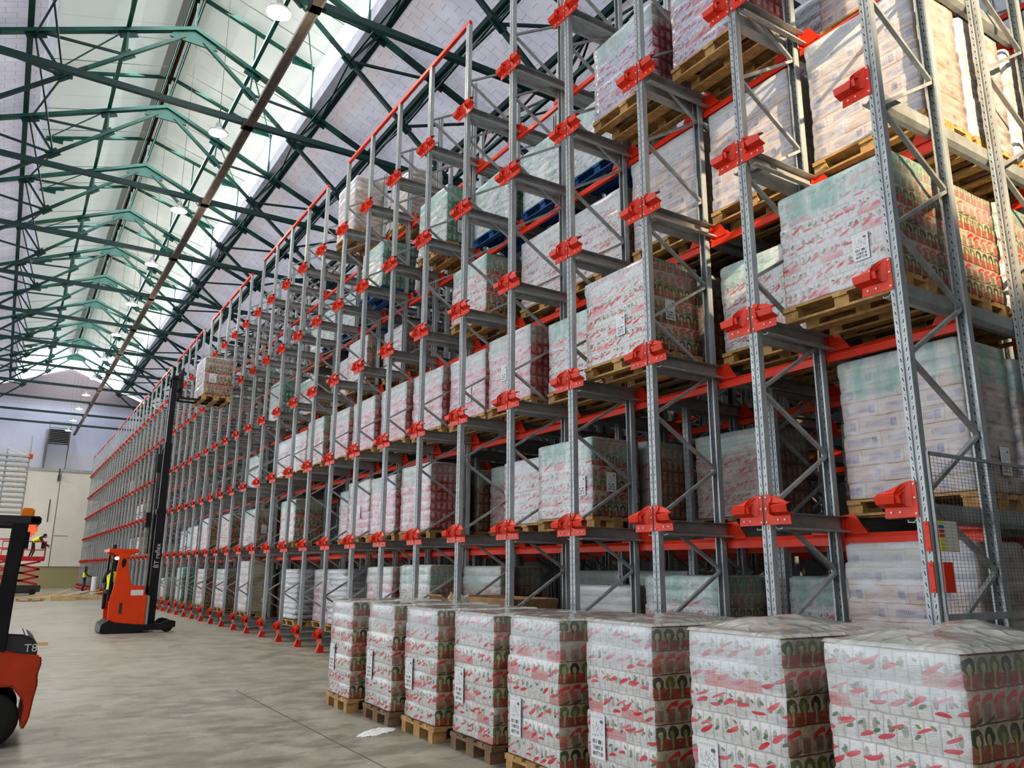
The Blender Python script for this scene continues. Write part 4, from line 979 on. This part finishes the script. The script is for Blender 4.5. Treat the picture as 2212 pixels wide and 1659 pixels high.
m = MB().box((MX+.27, .57, cz+.3), (.05, .75, .08)).box((MX+.27, .57, cz+.06), (.05, .75, .08))
for y in (.25, .5, .64, .89): m.box((MX+.3, y, cz+.4), (.04, .05, .8))
m.box((MX+.3, .57, cz+.82), (.04, .7, .05)); ob('fork_carriage', m.mesh('fork_carriage', MAT['black']), t)
for y in (.32, .82): ob('fork', MB().box((MX+.96, y, cz+.0), (1.35, .1, .045)).box((MX+.31, y, cz+.25), (.045, .1, .42)).mesh('fork', MAT['black']), t)
def text(s, size, parent, loc, rot, mat, ext=.002):
    cu = bpy.data.curves.new('lettering', 'FONT'); cu.body = s; cu.size = size; cu.extrude = ext; cu.materials.append(mat)
    tmp = bpy.data.objects.new('tmp', cu); COL.objects.link(tmp); bpy.context.view_layer.update()
    me = bpy.data.meshes.new_from_object(tmp.evaluated_get(bpy.context.evaluated_depsgraph_get())); bpy.data.objects.remove(tmp)
    o = bpy.data.objects.new('lettering', me); COL.objects.link(o); o.parent = parent; o.location = loc; o.rotation_euler = rot; return o
text('BT reflex', .17, t, (MX+.19, .245, 1.62), (PI/2, -PI/2, 0), MAT['letters'])
P0 = dict(stand_pose(0)); sit = {k: (v[0], v[1], v[2]+.02) for k, v in P0.items() if k != 'face'}
sit.update(pelvis=(0, .0, .62), waist=(0, 0, .80), chest=(0, 0, 1.02), neck=(0, 0, 1.17), head0=(0, -.02, 1.24), head1=(0, -.03, 1.36), shl=(-.18, 0, 1.08), shr=(.18, 0, 1.08), ell=(-.24, -.1, .84), elr=(.24, -.1, .84), hal=(-.2, -.33, .86), har=(.2, -.33, .86), fil=(-.19, -.42, .87), fir=(.19, -.42, .87),
           hil=(-.1, -.02, .60), hir=(.1, -.02, .60), knl=(-.14, -.42, .60), knr=(.14, -.42, .60), anl=(-.14, -.44, .2), anr=(.14, -.44, .2), tol=(-.14, -.58, .16), tor=(.14, -.58, .16), face=(0, -1, 0))
person('person', (2.585, 23.40, .42), PI, sit, 'reach truck driver in yellow vest seated inside the orange cab')
# the load on the forks
t = thing('loaded_pallet', (4.56, 23.35, 6.24), 'wrapped carton pallet raised high on the reach truck forks', 'pallet load')
ob('pallet', PAL['wood'], t); ob('wrapped_goods', goods_mesh('chili_hazy', 1.24, 2), t)
s = ob('barcode_sheet', LAB, t, (-.15, -.607, .5)); s.scale = (.15, .2, .26); s.rotation_euler[2] = PI/2

# ------------------------------------------------------------------ forklift at the frame edge (counterbalance end toward the camera side)
t = thing('forklift', (.46, 8.95, 0), 'orange counterbalance forklift with dark hood, cropped at the picture edge', 'forklift')
Wf = 1.1
cw = [(-.02, .80), (0, .74), (-.025, .62), (-.01, .55), (-.03, .42), (-.045, .24), (-.085, .14), (-.11, .16), (-.10, .38), (-.22, .53), (-.62, .54), (-.95, .50), (-.95, .80), (-.42, .84), (-.34, .86), (-.2, .82)]
m = MB().prism(cw, 0, Wf, 'y'); ob('counterweight', m.mesh('counterweight', MAT['orange_dull'], bevel=.02), t)
ob('chassis', MB().box((-1.35, Wf/2, .42), (1.0, Wf-.05, .5)).mesh('chassis', MAT['orange_dull'], bevel=.02), t)
hood = [(-.055, .78), (-.05, .87), (-.08, .94), (-.16, .99), (-.42, 1.01), (-.8, 1.0), (-.8, .8)]
ob('hood', MB().prism(hood, .03, Wf-.03, 'y').mesh('hood', MAT['hood_grey'], bevel=.02), t)
for y in (.08, Wf-.08):
    w = ob('rear_wheel', MB().lathe([(.001, -.06), (.12, -.075), (.2, -.085), (.235, -.06), (.24, 0), (.235, .06), (.2, .085), (.12, .075), (.001, .06)], seg=28, axis='y').mesh('rear_wheel', MAT['rubber'], smooth=True), t, (-.365, y, .24))
    ob('wheel_hub', MB().lathe([(.001, -.09), (.08, -.09), (.1, -.07), (.1, .07), (.08, .09), (.001, .09)], seg=18, axis='y').mesh('wheel_hub', MAT['hood_grey']), w)
    ob('front_wheel', MB().lathe([(.001, -.09), (.2, -.1), (.28, -.09), (.3, 0), (.28, .09), (.2, .1), (.001, .09)], seg=24, axis='y').mesh('front_wheel', MAT['rubber']), t, (-1.75, y, .3))
for y in (.05, Wf-.05):
    ob('guard_pillar', MB().prism([(-.47, .82), (-.31, .82), (-.30, 1.5), (-.27, 2.02), (-.40, 2.02), (-.42, 1.5)], y-.04, y+.04, 'y').mesh('guard_pillar', MAT['black'], bevel=.01), t)
    ob('front_pillar', MB().bar((-1.55, y, .7), (-1.25, y, 2.02), .07).mesh('front_pillar', MAT['black']), t)
m = MB().box((-.75, .04, 2.05), (1.15, .08, .08)).box((-.75, Wf-.04, 2.05), (1.15, .08, .08)).box((-.22, Wf/2, 2.05), (.1, Wf, .07)).box((-1.3, Wf/2, 2.05), (.1, Wf, .07))
for k in range(5): m.box((-.75, .18+k*.19, 2.06), (1.1, .04, .04))
ob('overhead_guard', m.mesh('overhead_guard', MAT['hood_grey'], bevel=.012), t)
for y in (.06, Wf-.1): ob('tail_lamp', MB().box((-.24, y, 1.965), (.10, .09, .09)).mesh('tail_lamp', MAT['tail'], bevel=.02), t)
ob('beacon', MB().box((0, 0, .05), (.11, .11, .1)).mesh('beacon', MAT['amber'], bevel=.015), t, (-.29, .12, 2.07))
ob('lamp_bracket', MB().box((-.28, .06, 1.86), (.06, .06, .16)).mesh('lamp_bracket', MAT['black']), t)
ob('seat', MB().box((-.75, Wf/2, 1.15), (.45, .45, .12)).box((-.55, Wf/2, 1.42), (.1, .42, .5)).mesh('seat', MAT['black'], bevel=.03), t)
ob('mast', MB().box((-2.1, .3, 1.1), (.14, .1, 2.1)).box((-2.1, .8, 1.1), (.14, .1, 2.1)).mesh('mast', MAT['black']), t)
for y in (.32, .78): ob('fork', MB().box((-2.7, y, .08), (1.1, .1, .04)).box((-2.2, y, .3), (.05, .1, .45)).mesh('fork', MAT['black']), t)
text('T8', .10, t, (-.165, .022, .835), (PI/2, 0, 0), MAT['letters'])

# ------------------------------------------------------------------ light
w = bpy.data.worlds.new('world'); SC.world = w; w.use_nodes = True
bg = w.node_tree.nodes['Background']; bg.inputs[0].default_value = (.90, .95, 1.0, 1); bg.inputs[1].default_value = 1.35
def area(name, loc, rot, size, sy, power, col):
    ld = bpy.data.lights.new(name, 'AREA'); ld.shape = 'RECTANGLE'; ld.size = size; ld.size_y = sy; ld.energy = power; ld.specular_factor = 0.0; ld.color = col
    o = bpy.data.objects.new(name, ld); COL.objects.link(o); o.location = loc; o.rotation_euler = rot; return o
area('lantern_daylight', (CX, 33, 20.1), (0, 0, 0), 3.0, 88, 3600, (.96, .98, 1.0))
sd = bpy.data.lights.new('low_sun_beam', 'SPOT'); sd.energy = 20000; sd.color = (1, .80, .52); sd.spot_size = math.radians(17); sd.spot_blend = .35; sd.shadow_soft_size = .12
so = bpy.data.objects.new('low_sun_beam', sd); COL.objects.link(so); so.location = (2.0, -10, 11.5)
so.rotation_euler = (Vector((7.8, 3.5, 6.3))-so.location).to_track_quat('-Z', 'Y').to_euler()
SC.view_settings.view_transform = 'Standard'; SC.view_settings.look = 'Medium High Contrast'; SC.view_settings.exposure = 0.36; SC.view_settings.gamma = 1.0
cy = SC.cycles; cy.max_bounces = 4; cy.diffuse_bounces = 2; cy.glossy_bounces = 2; cy.use_adaptive_sampling = True; cy.adaptive_threshold = .08; cy.adaptive_min_samples = 12; cy.transmission_bounces = 2; cy.use_denoising = True
cy.caustics_reflective = False; cy.caustics_refractive = False; cy.sample_clamp_indirect = 6
